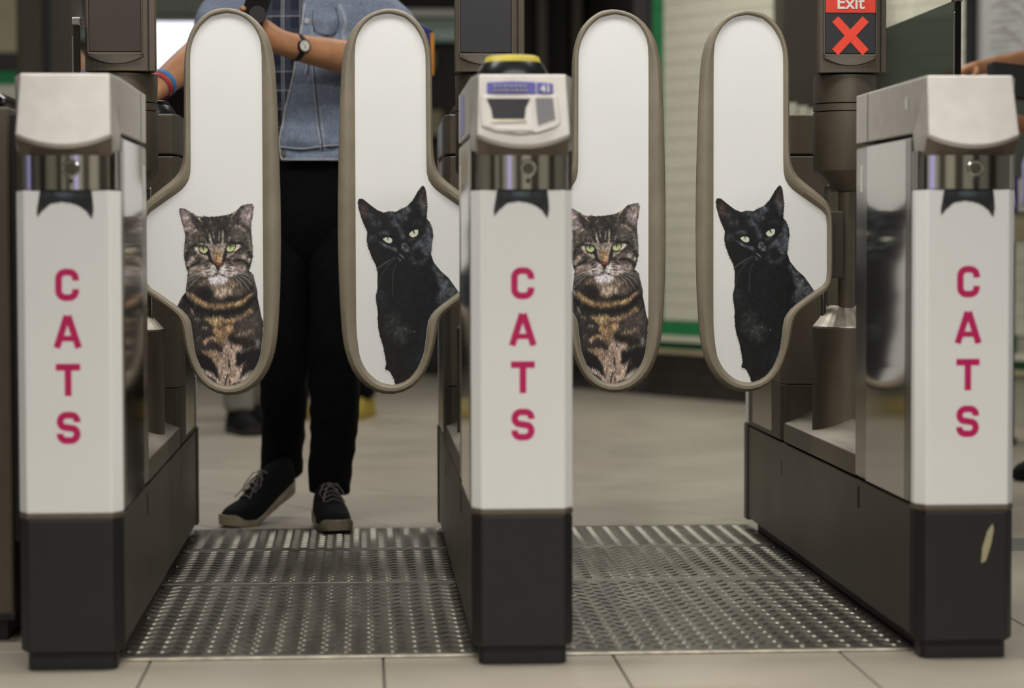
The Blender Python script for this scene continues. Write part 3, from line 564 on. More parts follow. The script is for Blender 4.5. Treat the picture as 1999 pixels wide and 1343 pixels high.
pc = empty('hall_column', (-1.90, 7.0, 0), label='broad dark column in the hall behind the left gate', cat='column')
box('shaft', -.055, .235, 0, .3, .1, 3.06, 'bronze_dark', pc, bevel=.02); box('base', -.065, .245, -.01, .31, 0, .1, 'plastic', pc); box('groove', .07, .11, -.005, .01, .1, 3.0, 'black', pc, bevel=.002)
pc2 = empty('hall_column', (1.70, 6.2, 0), label='dark taupe column standing before the tiles between black cat paddle and exit post', cat='column')
box('shaft', -.125, .15, -.1, .1, .1, 3.06, 'bronze_dark', pc2, bevel=.01); box('base', -.14, .16, -.12, .12, 0, .1, 'plastic', pc2); box('lamp_strip', .118, .14, -.12, -.1, 1.79, 2.6, 'glow_soft', pc2, bevel=.003)
cb = empty('leaflet_cabinet', (1.46, 5.0, 0), label='pale leaflets standing on a dark cabinet behind the right gate', cat='cabinet')
box('cabinet', -.10, .12, 0, .3, 0, 1.285, 'wall_dark', cb, bevel=.005)
for q in range(3): box('leaflet', -.05+q*.045, -.012+q*.045, .02, .10, 1.285, 1.355-.012*q, 'tile_wall', cb, bevel=.002)

# ------------------------------------------------------------------ ticket gates
HW = .0958
def octo(w, y0, y1, cx=.017, cy=.03, rear=False):
    f = w-cx
    P = [(-w, y1), (-w, y0+cy), (-f, y0), (f, y0), (w, y0+cy), (w, y1)]
    return P
def hood(parent, y0, y1, zt_, front=True):
    "sheet-steel hood whose front face leans forward to a bowed lower edge"
    n = 12; V = []; ss = [-1+2*i/n for i in range(n+1)]
    rows = [[(.0815*s, y0-.003, zt_) for s in ss], [(.0875*s, y0-.034-.012*(1-s*s), zt_-.114-.020*(1-s*s)) for s in ss], [(.0875*s, y0-.028-.012*(1-s*s), zt_-.122-.020*(1-s*s)) for s in ss], [(.084*s, y0+.016-.008*(1-s*s), zt_-.150) for s in ss], [(.084*s, y0+.04, zt_-.150) for s in ss]]
    for r in rows: V += r
    Fc = []
    for k in range(4):
        for i in range(n): a = k*(n+1)+i; Fc.append([a, a+1, a+n+2, a+n+1])
    b = len(V); Z1 = zt_-.107
    V += [(-HW, y0+.03, zt_-.004), (HW, y0+.03, zt_-.004), (-HW, y1, zt_-.004), (HW, y1, zt_-.004), (-HW, y0+.055, Z1), (HW, y0+.055, Z1), (-HW, y1, Z1), (HW, y1, Z1), (-HW, y0+.04, zt_-.150), (HW, y0+.04, zt_-.150)]
    L, Rr = 0, n
    Fc += [[b, b+1, b+3, b+2], [Rr]+list(range(n+1))[::-1][1:]+[b, b+1]]
    Fc[-1] = list(range(0, n+1))+[b+1, b]
    Fc += [[b, b+2, b+6, b+4], [b+1, b+5, b+7, b+3], [b+2, b+3, b+7, b+6], [b+4, b+6, b+7, b+5]]
    Fc += [[0, b, b+4], [0, b+4, n+1], [n, b+5, b+1], [n, 2*n+1, b+5], [n+1, b+4, b+8, 3*(n+1), 2*(n+1)], [2*n+1, 3*n+2, 4*n+3, b+9, b+5], [3*(n+1), b+8, 4*(n+1)], [4*n+3, 5*n+4, b+9]]
    nl = 2*n; lipF = [f for k, f in enumerate(Fc[:4*n]) if k >= 2*n]; tail = Fc[4*n:]
    o = mesh('hood', V, Fc[:2*n]+[list(range(2*(n+1), 3*(n+1)))]+tail, 'steel_hood', parent, bevel=.0025, seg=2, smooth=True)
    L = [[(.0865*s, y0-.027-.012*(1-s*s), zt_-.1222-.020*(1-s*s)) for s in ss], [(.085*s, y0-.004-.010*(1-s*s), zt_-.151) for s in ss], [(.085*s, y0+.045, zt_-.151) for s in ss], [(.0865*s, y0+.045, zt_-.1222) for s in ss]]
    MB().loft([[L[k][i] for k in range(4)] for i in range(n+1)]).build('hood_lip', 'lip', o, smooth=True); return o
def reader_pad(parent, x, y, z, rx=.067, disc_m='yellow'):
    mb = MB(); rings = []
    for r, h in ((1, 0), (1, .010), (.83, .030), (.79, .031)): rings.append([(x+rx*r*math.cos(t), y+rx*r*math.sin(t), z+h) for t in np.linspace(0, 2*math.pi, 32, endpoint=False)])
    mb.loft(rings); p = mb.build('reader_pad', 'pad_black', parent, smooth=True)
    mb = MB(); rings = []
    for r, h in ((.80, .0305), (.74, .0405), (.66, .0425)): rings.append([(x+rx*r*math.cos(t), y+rx*r*math.sin(t), z+h) for t in np.linspace(0, 2*math.pi, 32, endpoint=False)])
    mb.loft(rings); mb.build('touch_disc', disc_m, p, smooth=True); return p
ears_mesh = None
def gate(xc, label, head, reader=False, rear_pad=False, scuff=False):
    global ears_mesh
    g_ = empty('ticket_gate', (xc, 0, 0), label=label, cat='ticket gate', group='ticket gates with CATS posts')
    MB().prism([(-.083, .075), (-.083, .03), (-.075, .018), (.075, .018), (.083, .03), (.083, .075)], 0, .036).build('foot', 'black', g_, bevel=.002)
    box('plinth', -.07, .07, .075, 1.97, 0, .036, 'black', g_, bevel=0); box('foot', -.06, .06, 1.97, 2.03, 0, .036, 'bronze', g_)
    k = MB().prism(octo(HW, 0, .062), .036, .286).build('kick_cover', 'plastic', g_, bevel=.004)
    if scuff:
        P = [(.028, .186), (.030, .215), (.040, .248), (.050, .262), (.052, .250), (.047, .222), (.037, .190)]
        MB().prism([(a, b) for a, b in P], -.0008, .0002, 'y').build('scuff_mark', 'cream_panel', k)
    MB().prism(octo(HW+.001, -.0015, .062), .2865, .2965).build('cover_trim', 'bronze', g_, bevel=.002)
    kp = box('kick_panel', -HW+.001, HW-.001, .0635, 1.975, .04, .2915, 'kick', g_, bevel=.002)
    for s in (-1, 1):
        for ya, za, zb, w in ((.535, .232, .279, .012), ):
            box('finger_slot', s*(HW-.003) if s > 0 else -HW-.0004, (HW+.0004) if s > 0 else -HW+.003, ya, ya+w, za, zb, 'black', kp, bevel=0)
        box('data_plate', s*(HW-.003) if s > 0 else -HW-.0002, (HW+.0002) if s > 0 else -HW+.003, 1.47, 1.50, .21, .245, 'bronze', kp, bevel=0)
    MB().prism([(-HW-.003, 1.978), (-HW-.003, 2.03), (-.08, 2.05), (.08, 2.05), (HW+.003, 2.03), (HW+.003, 1.978)], .034, .300).build('kick_cover', 'bronze_dark', g_, bevel=.003)
    # front post: white vinyl cladding, polished steel above it
    c = MB().prism(octo(HW, 0, .060), .2975, .9005).build('cladding', 'white', g_, bevel=.003); letters(c, 0, 0)
    if ears_mesh is None:
        e = paint_ears().to_mesh('cat_print', lambda u, v: (-.0602+(u-963)*.000964+.005+(v-367)*0, .9041-(v-367)*.000961), c); ears_mesh = e.data; e.location = (0, -.0007, 0)
    else:
        e = bpy.data.objects.new('cat_print', ears_mesh); COL.objects.link(e); e.parent = c; e.location = (0, -.0007, 0)
    mb = MB(); n = 20; P = [(-HW, .060), (-HW, .028)]+[(-.080+.16*i/n, .002-.010*(1-(2*i/n-1)**2)) for i in range(n+1)]+[(HW, .028), (HW, .060)]
    po = MB().prism(P, .9015, .975).build('post_steel', 'steel_polish', g_, smooth=True)
    lk = MB(); lk.prism(circ(.010, .9405, .0165, 24), -.0115, -.004, 'y'); lk.build('lock', 'steel_polish', po, bevel=.002)
    MB().prism(circ(.010, .9405, .0105, 20), -.0135, -.0110, 'y').build('lock_core', 'bronze_dark', po, bevel=.001)
    MB().prism(circ(.010, .9175, .0045, 12), -.0105, -.004, 'y').build('lock_pin', 'black', po)
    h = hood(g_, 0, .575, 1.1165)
    for s_ in (-1, 1): box('hood_seam', s_*HW-.0008, s_*HW+.0008, .458, .461, 1.012, 1.11, 'black', h, bevel=0)
    box('lock_slot', -HW-.0015, -HW+.001, .095, .115, 1.058, 1.081, 'chrome', h, bevel=.001)
    # front body
    fb = box('front_body', -HW, HW, .0625, .575, .2975, 1.003, 'steel_side', g_, bevel=.006)
    for s in (-1, 1):
        x0, x1 = (HW-.001, HW+.0006) if s > 0 else (-HW-.0006, -HW+.001)
        box('side_panel', x0, x1, .108, .462, .2985, .999, 'steel_polish', fb, bevel=.0003); box('side_trim', x0, x1, .064, .1035, .2985, .999, 'steel_side', fb, bevel=.0003)
        xa, xb = (HW-.001, HW+.0016) if s > 0 else (-HW-.0016, -HW+.001)
        box('indicator', xa, xb, .507, .523, .905, .962, 'sign_white', fb, bevel=.0005)
    # recess with sloping floor, hinge housing and pole
    box('lower_rail', -HW, HW, .577, 1.43, .2975, .3435, 'bronze', g_, bevel=.002)
    mesh('recess_floor', [(-HW+.003, .577, .3437), (0, .577, .384), (HW-.003, .577, .3437), (-HW+.003, 1.43, .3437), (0, 1.43, .384), (HW-.003, 1.43, .3437)], [(0, 1, 4, 3), (1, 2, 5, 4), (0, 3, 5, 2), (0, 2, 1), (3, 4, 5)], 'brushed', g_)
    def house(w, z, cy=1.17, dep=.12): return [(w*math.sin(t) if abs(math.sin(t)) < 1 else w, cy-dep*math.cos(t)*(w/.08), z) for t in np.linspace(-math.pi/2, math.pi/2, 17)]+[(w*.6, cy+.03*(w/.08), z), (-w*.6, cy+.03*(w/.08), z)]
    MB().loft([house(.0805, .347), house(.0805, .597)]).build('hinge_housing', 'bronze', g_, bevel=.002, smooth=True)
    MB().loft([house(.0805, .5975), house(.079, .600), house(.036, .648)]).build('housing_cap', 'brushed', g_, bevel=.001)
    MB().tube([(.0, 1.13, .640), (.0, 1.13, .925)], [.021]*2, 20).build('hinge_pole', 'bronze', g_, smooth=True)
    for s in (-1, 1): box('guide_rod', s*.050-.006, s*.050+.006, 1.14, 1.16, .60, .93, 'chrome', g_, bevel=.003)
    # column
    def rr(w, z, d=.20, bow=.012, y0=1.045, x0=-.004): return [(x0-w*.45, y0+d, z), (x0-w*.97, y0+.035, z), (x0-w, y0+.018, z)]+[(x0+w*s*.97, y0+.006-bow*(1-s*s)*(w/.08), z) for s in np.linspace(-1, 1, 11)]+[(x0+w, y0+.018, z), (x0+w*.97, y0+.035, z), (x0+w*.45, y0+d, z)]
    def hc(w, z, x0=-.004): return [(x0+w*math.sin(t), 1.135-.092*(w/.08)*math.cos(t), z) for t in np.linspace(-math.pi/2, math.pi/2, 19)]+[(x0+w*.45, 1.245, z), (x0-w*.45, 1.245, z)]
    cl = MB().loft([hc(.030, .921), hc(.0755, .966), hc(.077, .970), hc(.077, 1.106)]).build('column', 'bronze', g_, smooth=True)
    MB().loft([hc(.0775, 1.1085), hc(.0775, 1.1245)]).build('column_band', 'bronze', cl, smooth=True)
    MB().loft([hc(.0765, 1.1275), hc(.0775, 1.192)]).build('column_neck', 'bronze', cl, smooth=True)
    MB().loft([rr(.0815, 1.195), rr(.0815, 1.70), rr(.075, 1.72)]).build('column_head', 'bronze', cl, bevel=.002)
    box('head_seam', .0605, .0622, 1.042, 1.06, 1.197, 1.70, 'black', cl, bevel=0)
    n = 12; V = [(-.013+.064*s, 1.030-.008*(1-s*s), 1.2315) for s in np.linspace(-1, 1, n+1)]+[(-.013+.064*s, 1.034, 1.2305-.0185*(1-s*s)) for s in np.linspace(-1, 1, n+1)]
    V += [(-.013+.064*s, 1.046, 1.2315) for s in np.linspace(-1, 1, n+1)]
    mesh('display_lip', V, [[i, i+1, n+2+i, n+1+i] for i in range(n)]+[[i+1, i, 2*n+2+i, 2*n+3+i] for i in range(n)], 'steel_hood', cl)
    dm = {'exit': 'display_off', 'brown': 'display_brown', 'blue': 'display_off'}[head]
    box('display', -.074, .046, 1.0315, 1.045, 1.238, 1.46, dm, cl, bevel=.002); 
    mb = MB(); 
    for b_ in ((-.0765, -.0738, 1.232, 1.463), (.0458, .0485, 1.232, 1.463), (-.0765, .0485, 1.232, 1.2365)): mb.box(b_[0], b_[1], 1.029, 1.04, b_[2], b_[3])
    mb.build('display_rim', 'bronze', cl, bevel=.0008)
    if head == 'exit':
        box('exit_sign', -.0725, .045, 1.0295, 1.032, 1.333, 1.41, 'red', cl, bevel=.0005)
        text('exit_lettering', 'Exit', .0435, 'sign_white', cl, (-.0145, 1.0288, 1.3425), sx=.98, bold=.0006)
        for s in (-1, 1):
            mb = MB(); a = math.radians(47); d = (s*math.cos(a), math.sin(a)); w = .0098; L_ = .0525; cx, cz = -.0140, 1.2800
            P = [(cx+d[0]*t*L_-d[1]*q*w, cz+d[1]*t*L_+d[0]*q*w) for t, q in ((-1, -1), (1, -1), (1, 1), (-1, 1))]
            mb.prism(P, 1.0300-.0002*s, 1.0316, 'y').build('cross_lamp', 'red_x', cl)
    # rear body
    y0, y1 = 1.432, 1.976
    P = [(-HW, y1), (-HW, y0+.05), (-.083, y0), (.083, y0), (HW, y0+.05), (HW, y1)]
    MB().prism(P, .2975, .440).build('rear_base', 'bronze_dark', g_, bevel=.002); MB().prism(P, .4415, 1.0145).build('rear_body', 'bronze', g_, bevel=.003)
    rh = MB().prism([(a*1.006, b-.002 if b < 1.6 else b) for a, b in P], 1.0185, 1.118).build('rear_hood', 'bronze', g_, bevel=.004)
    for s in (-1, 1):
        x0, x1 = (HW-.001, HW+.0012) if s > 0 else (-HW-.0012, -HW+.001)
        box('rear_panel', x0, x1, 1.60, 1.90, .31, 1.008, 'steel_side', g_, bevel=.0004); box('rear_hood_panel', x0, x1, 1.60, 1.90, 1.024, 1.108, 'steel_side', g_, bevel=.0004)
    MB().prism([(-HW, 1.978), (-HW, 2.02), (-.079, 2.045), (.079, 2.045), (HW, 2.02), (HW, 1.978)], .3015, .90).build('cladding', 'white', g_, bevel=.003)
    MB().prism([(-HW, 1.978), (-HW, 2.02), (-.079, 2.045), (.079, 2.045), (HW, 2.02), (HW, 1.978)], .902, 1.114).build('rear_cap', 'steel_hood', g_, bevel=.003)
    if rear_pad: reader_pad(g_, 0, 1.62, 1.118, .078, 'gloss_black')
    if reader:
        reader_pad(h, -.013, .085, 1.114, .068)
        # the leaning face: local frame so that things lie on it
        th = math.atan2(.037, .115)
        fc = empty_part = None
        def onface(x, z): t = (1.1165-z)/.115; return (x, -.003-.034*t)
        def slab(nm, P, m, off, thick, par, bev=.0008):
            V = [(x, onface(x, z)[1]-off-.010*(1-(x/.0875)**2)*((1.1165-z)/.125), z) for x, z in P]+[(x, onface(x, z)[1]-off-.010*(1-(x/.0875)**2)*((1.1165-z)/.125)+thick, z) for x, z in P]; k_ = len(P)
            return mesh(nm, V, [list(range(k_)), list(range(k_, 2*k_))[::-1]]+[[i, (i+1) % k_, (i+1) % k_+k_, i+k_] for i in range(k_)], m, par, bevel=bev)
        slab('blue_label', [(-.067, 1.0795), (.024, 1.0795), (.024, 1.102), (-.02, 1.1035), (-.067, 1.101)], 'label_blue', .0015, .003, h)
        slab('blue_label', [(.0265, 1.0795), (.057, 1.0795), (.057, 1.099), (.0265, 1.102)], 'label_blue', .0015, .003, h)
        o = text('number_lettering', '41', .0205, 'sign_white', h, (.0425, -.0190, 1.0825), rot=(math.pi/2-.29, 0, 0), sx=.95, bold=.0006)
        mb = MB()
        for r_ in range(2):
            x = -.056
            while x < .008:
                w = .003+random.random()*.006; z = 1.0945-.0085*r_; mb.box(x, x+w, onface(x, z)[1]-.0066, onface(x, z)[1]+.001, z-.002, z+.002); x += w+.0022
        mb.build('small_lettering', 'label_text', h)
        fr = slab('ticket_bezel', [(-.077, 1.077), (-.080, 1.05), (-.079, 1.018), (-.05, 1.008), (-.01, 1.0035), (.03, 1.007), (.058, 1.016), (.069, 1.024), (.066, 1.05), (.063, 1.077)], 'steel_hood', .003, .004, h, .002)
        slab('ticket_slot', [(-.0705, 1.0715), (.0145, 1.0715), (.017, 1.03), (.019, 1.010), (-.02, 1.0095), (-.05, 1.014), (-.0715, 1.020)], 'steel_hood', .0036, .003, h, .0005)
        slab('slot_mouth', [(-.069, 1.0705), (.0135, 1.0705), (.004, 1.052), (.0015, 1.030), (-.057, 1.030), (-.060, 1.05)], 'black', .0042, .003, h, .0003)
        slab('slot_floor', [(-.057, 1.031), (.0015, 1.031), (.006, 1.0255), (-.0615, 1.0255)], 'brushed', .0045, .003, h, .0003)
        slab('reader_window', [(.0235, 1.0715), (.056, 1.0715), (.0575, 1.05), (.0595, 1.031), (.0265, 1.021)], 'grey_window', .0042, .003, h, .0005)
        box('side_tint', -HW-.001, -HW+.001, .30, .50, 1.02, 1.10, 'label_blue', h, bevel=0)  # flat blue patch for the bluish tint on this steel side
    return g_
G1 = gate(-.854, 'left ticket gate with plain steel hood over its white CATS post', 'brown', rear_pad=True)
G2 = gate(-.005, 'middle ticket gate numbered 41 with ticket slot and yellow topped reader pad', 'blue', reader=True, rear_pad=True)
G3 = gate(.846, 'right ticket gate with plain steel hood and a red cross under the Exit sign', 'exit', scuff=True)
def pane(parent, x, y0, y1, z0, z1, name):
    p = box('glass_pane', x-.005, x+.005, y0, y1, z0, z1, 'glass', parent, bevel=.001)
    box('pane_edge', x-.0075, x+.0075, y0-.014, y0-.001, z0, z1+.004, 'gloss_black', p, bevel=.001); box('edge_strip', x-.010, x-.0075, y0-.012, y0-.004, z0, z1-.03, 'chrome', p, bevel=.0005)
    box('pane_clamp', x-.010, x+.010, y0-.018, y0+.02, z1-.005, z1+.014, 'chrome', p, bevel=.003)
pane(G1, -.098, 1.02, 1.95, 1.12, 1.30, 'l')
gs = empty('glass_screen', (1.155, 1.31, 0), label='tinted glass screen with a black edge standing behind the right gate', cat='glass screen')
pane(gs, 0, 0, 1.7, .12, 1.392, 'r'); box('base_rail', -.02, .02, -.01, 1.7, 0, .12, 'bronze_dark', gs)

# ------------------------------------------------------------------ paddles
INN = [(0, .6003), (-.0003, 1.2423), (.0045, 1.2718), (.0209, 1.3014), (.0448, 1.3200), (.0784, 1.3262), (.1144, 1.3175), (.1384, 1.2959), (.1553, 1.2664), (.1624, 1.2368), (.1634, .9577), (.1695, .9387), (.184, .922), (.2662, .8646), (.2668, .7045), (.2366, .6854), (.1848, .6474), (.1668, .6259), (.1632, .5936), (.1573, .5457), (.1405, .5062), (.1164, .48), (.0851, .4706), (.0525, .478), (.0247, .5021), (.0078, .5345)]
OUT = [(-.0419, .8271), (-.0397, .9697), (-.0351, 1.1238), (-.0292, 1.2244), (-.0173, 1.2718), (.009, 1.3108), (.0424, 1.3322), (.0747, 1.3394), (.1107, 1.3349), (.1383, 1.316), (.16, 1.2901), (.1721, 1.2546), (.1771, 1.219), (.1789, 1.0172), (.1838, .9696), (.1971, .9517), (.2564, .9064), (.2673, .8945), (.2800, .884), (.2810, .6949), (.2512, .6734), (.1969, .6329), (.1885, .609), (.1826, .5695), (.1707, .5217), (.149, .4798), (.1189, .456), (.0767, .4455), (.0344, .4565), (.0019, .4831), (-.0199, .5227), (-.032, .5766), (-.0393, .696)]
def resample(P, n, c, a0):
    "points of outline P along n even angles seen from c (by arc length between matched anchors)"
    P = [np.array(p) for p in P]; L = [0]
    for i in range(len(P)): L.append(L[-1]+np.linalg.norm(P[(i+1) % len(P)]-P[i]))
    out = []
    for k in range(n):
        t = (a0+k/n) % 1*L[-1]; i = max(j for j in range(len(P)) if L[j] <= t+1e-12); f = (t-L[i])/max(1e-9, L[i+1]-L[i]); out.append(P[i]*(1-f)+P[(i+1) % len(P)]*f)
    return out
def outline(P, anchors, per):
    "resample each stretch between anchors evenly, so inner and outer outlines match point for point"
    P = [np.array(p) for p in P]; out = []
    for k in range(len(anchors)):
        i0, i1 = anchors[k], anchors[(k+1) % len(anchors)]; seg = [P[i0]]; i = i0
        while i != i1: i = (i+1) % len(P); seg.append(P[i])
        L = [0]
        for a, b in zip(seg, seg[1:]): L.append(L[-1]+np.linalg.norm(b-a))
        for j in range(per[k]):
            t = L[-1]*j/per[k]; q = max(x for x in range(len(L)-1) if L[x] <= t+1e-12); f = (t-L[q])/(L[q+1]-L[q]); out.append(seg[q]*(1-f)+seg[q+1]*f)
    return out
per = [14, 14, 22, 14, 10, 16, 16, 14]
ia = outline(INN, [0, 1, 5, 9, 10, 13, 14, 19], [8, 14, 14, 10, 10, 6, 14, 20])
oa = outline(OUT, [32, 2, 7, 12, 13, 18, 19, 23], [8, 14, 14, 10, 10, 6, 14, 20])
def smooth_ring(P, it=2):
    for _ in range(it): P = [P[i-1]*.2+P[i]*.6+P[(i+1) % len(P)]*.2 for i in range(len(P))]
    return P
sharp = smooth_ring(ia, 1); oa = smooth_ring(oa, 2)
proto = {}
def paddle(parent, xw, mirror, kind, label):
    sgn = -1 if mirror else 1; xl = xw-parent.location.x; Y = 1.02
    if kind not in proto:
        rings = []
        for w_, y in ((0, -.006), (.10, -.0105), (.35, -.0165), (.65, -.0165), (.92, -.009), (1, 0), (.92, .009), (.65, .0165), (.35, .0165), (.10, .0105), (0, .006)):
            rings.append([(sgn*(a[0]*(1-w_)+b[0]*w_), y, a[1]*(1-w_)+b[1]*w_) for a, b in zip(sharp, oa)])
        mb = MB().loft(rings, cap=False); fr = mb.build('paddle', 'rubber', parent, smooth=True)
        P = [(sgn*a[0]*1.0, a[1]) for a in sharp]
        pn = MB().prism(P, -.0075, .0075, 'y').build('paddle_panel', 'white', fr)
        if kind == 'tabby':
            cv = paint_tabby(); fn = lambda u, v: (-.7297+(u-345)*.0011676-(v-395)*.00001+.5339, .8939-(v-395)*.001175)
        else:
            cv = paint_black(); fn = lambda u, v: (.4989+(u-1385)*.0012018-.5084+(v-355)*.0000017, .9398-(v-355)*.0011916)
        pr_ = cv.to_mesh('cat_print', fn, fr, clip=[(sgn*a[0]*.999+0, a[1]) for a in sharp]); pr_.location = (0, -.0079, 0)
        pr_['label'] = {'tabby': 'printed picture of a brown tabby cat with green eyes', 'black': 'printed picture of a black cat with pale yellow eyes'}[kind]
        proto[kind] = (fr, pn, pr_)
    else:
        f0, p0, q0 = proto[kind]; fr = f0.copy(); COL.objects.link(fr); fr.parent = parent
        for c_ in (p0, q0): d = c_.copy(); COL.objects.link(d); d.parent = fr
    fr.location = (xl, Y, 0); fr['label'] = label
    # bracket between paddle and hinge pole
    xt = xl+sgn*.262; e_ = sgn*.045; mb = MB(); mb.box(min(xt, -e_), max(xt, -e_), 1.04, 1.056, .715, .872) if False else mb.box(min(xt, xt+sgn*.05), max(xt, xt+sgn*.05), 1.042, 1.115, .715, .872)
    mb.build('hinge_bracket', 'bronze_dark', parent, bevel=.003)
paddle(G1, -.5339, True, 'tabby', 'left lane paddle with the tabby cat')
paddle(G2, -.3213, False, 'black', 'left lane paddle with the black cat')
paddle(G2, .3563, True, 'tabby', 'right lane paddle with the tabby cat')
paddle(G3, .5084, False, 'black', 'right lane paddle with the black cat')

# ------------------------------------------------------------------ tread plates
def tread(xa, xb, ya, yb, rowp, label, z, lip=True):
    p = empty('tread_plate', ((xa+xb)/2, ya, 0), label=label, cat='metal plate', group='patterned floor plates in the lanes'); w = (xb-xa)/2; L_ = yb-ya
    box('plate', -w, w, 0, L_, 0, z, 'plate', p, bevel=.0015)
    mb = MB(); nc = int(2*w/.0228); nr = int((L_-.02)/rowp)
    for c_ in range(nc):
        x = -w+.011+(c_+.5)*(2*w-.022)/nc; s = 1 if c_ % 2 else -1; yo = rowp*.5 if c_ % 2 else 0
        for r_ in range(nr):
            y = .018+r_*rowp+yo+rowp*.2
            if y > L_-.012: continue
            dx, dy = .0122, s*.0115*(rowp/.05); nx, ny = -dy, dx; k_ = math.hypot(nx, ny); nx, ny = nx/k_*.0034, ny/k_*.0034; b_ = len(mb.V)
            mb.V += [(x-dx, y-dy, z), (x-dx*.5+nx, y-dy*.5+ny, z), (x+dx*.5+nx, y+dy*.5+ny, z), (x+dx, y+dy, z), (x+dx*.5-nx, y+dy*.5-ny, z), (x-dx*.5-nx, y-dy*.5-ny, z), (x-dx*.6, y-dy*.6, z+.0026), (x+dx*.6, y+dy*.6, z+.0026)]
            mb.F += [[b_+i for i in f] for f in ((0, 5, 6), (0, 6, 1), (1, 6, 7, 2), (2, 7, 3), (3, 7, 4), (4, 7, 6, 5))]
    mb.build('tread_bar', 'bar', p)['kind'] = 'stuff'
    mb = MB()
    for s in (-1, 1):
        for y in (.06, L_/2, L_-.06):
            mb = MB(); P = circ(s*(w-.016), y, .006, 12); mb.prism(P, z, z+.003); mb.build('screw', 'chrome', p)
    if lip: box('front_lip', -w, w, -.012, 0, 0, z-.001, 'brushed', p, bevel=.002)
for nm, xa, xb in (('left', -.781, -.078), ('right', .068, .773)):
    tread(xa, xb, .113, 1.063, .056, f'nearest patterned steel floor plate in the {nm} lane', .0065)
    tread(xa, xb, 1.066, 1.662, .045, f'middle patterned steel floor plate in the {nm} lane', .0075, False)
    tread(xa, xb, 1.665, 2.108, .040, f'farthest patterned steel floor plate in the {nm} lane', .0065, False)

# ------------------------------------------------------------------ neighbouring cabinet at far left
cb = empty('gate_cabinet', (-1.23, .34, 0), label='taupe metal cabinet cut by the left edge of the photo beside the left gate', cat='cabinet')
box('plinth', -.16, .205, .03, 1.6, 0, .045, 'black', cb); box('body', -.20, .222, 0, 1.65, .055, 1.075, 'bronze', cb, bevel=.006); box('base_trim', -.2, .224, -.003, 1.65, .045, .06, 'plastic', cb)
mb = MB(); mb.loft([[(x, y, 1.077) for x, y in ((-.2, 0), (.21, 0), (.21, .5), (-.2, .5))], [(x, y, 1.09) for x, y in ((-.15, 0.005), (.22, .005), (.22, .5), (-.15, .5))], [(x, y, 1.105) for x, y in ((-.0, .01), (.20, .01), (.20, .5), (-.0, .5))]])
mb.build('top_cap', 'gloss_black', cb, bevel=.006)
box('side_rail', .215, .232, .02, .06, .2, 1.06, 'black', cb)

# ------------------------------------------------------------------ people
def skin_body(parent, J, E, root, hands=()):
    names = list(J); V = [J[n][0] for n in names]; Rd = [J[n][1] for n in names]; ix = {n: i for i, n in enumerate(names)}; Ed = [(ix[a], ix[b]) for a, b in E]
    for tag_, wrist, palm, fingers in hands:
        # palm node then five finger chains rooted inside the palm
        iw = ix[wrist]; V.append(palm[0]); Rd.append(palm[1]); ip = len(V)-1; Ed.append((iw, ip))
        for ch in fingers:
            pv = ip
            for p, r in ch: V.append(p); Rd.append(r); Ed.append((pv, len(V)-1)); pv = len(V)-1
    me = bpy.data.meshes.new('body'); me.from_pydata([tuple(v) for v in V], Ed, []); o = bpy.data.objects.new('body', me); COL.objects.link(o); o.parent = parent
    m = o.modifiers.new('skin', 'SKIN'); m.branch_smoothing = .6; m.use_smooth_shade = True
    for i, v in enumerate(me.skin_vertices[0].data):
        r = Rd[i]; v.radius = r if isinstance(r, tuple) else (r, r)
    me.skin_vertices[0].data[ix[root]].use_root = True
    s = o.modifiers.new('s', 'SUBSURF'); s.levels = s.render_levels = 2
    dg = bpy.context.evaluated_depsgraph_get(); dg.update(); m2 = bpy.data.meshes.new_from_object(o.evaluated_get(dg)); m2.name = 'body'
    o.modifiers.clear(); o.data = m2; m2.materials.clear(); m2.materials.append(MT['skin']); m2.shade_smooth(); return o
def wr_noise(p, s, a):
    from mathutils import noise
    return noise.noise(Vector(p)*s)*a
def sleeve(name, pts, rad, m, parent, n=22, steps=6, wr=.006, sc=22, label=None):
    P = smooth_poly(pts, steps, False); Rr = smooth_poly([(r[0], r[1]) if isinstance(r, tuple) else (r, r) for r in rad], steps, False)
    mb = MB(); mb.tube([Vector(p) for p in P], [(float(r[0]), float(r[1])) for r in Rr], n)
    V = []
    c = [Vector(p) for p in P]
    for i, v in enumerate(mb.V):
        k = i//n; d = (Vector(v)-c[k]); V.append(tuple(Vector(v)+d.normalized()*(wr_noise((v[0]*.8, v[1]*.8, v[2]*1.8), sc, wr)+wr_noise(v, sc*2.5, wr*.4))))
    mb.V = V; return mb.build(name, m, parent, smooth=False, sub=1, label=label)
def torso(name, rings, m, parent, a0=0, a1=2*math.pi, n=40, steps=5, off=0, wr=.006, sc=14, thick=0, ph=None, label=None):
    "rings: (cx, cy, z, half width, half depth); phi = 0 faces -Y, grows towards +X"
    Rg = smooth_poly(rings, steps, False); rr_ = []; closed = a1-a0 > 6.28 and ph is None
    for q in Rg:
        cx, cy, z, a, b = q; lo, hi = (a0, a1) if ph is None else ph(z); row = []
        for i in range(n if closed else n+1):
            t = lo+(hi-lo)*i/n; k = 1-.10*abs(math.sin(2*t)); x = cx+(a+off)*math.sin(t)*(1/k if False else 1); y = cy-(b+off)*math.cos(t)
            d = wr_noise((x, y, z*1.5), sc, wr)+wr_noise((x, y, z), sc*2.7, wr*.5); row.append((x+math.sin(t)*d, y-math.cos(t)*d, z))
        rr_.append(row)
    mb = MB(); mb.loft(rr_, cap=closed, closed=closed); o = mb.build(name, m, parent, smooth=True, label=label)
    o.data.shade_smooth()
    if thick: s = o.modifiers.new('t', 'SOLIDIFY'); s.thickness = thick; s.offset = 1
    return o
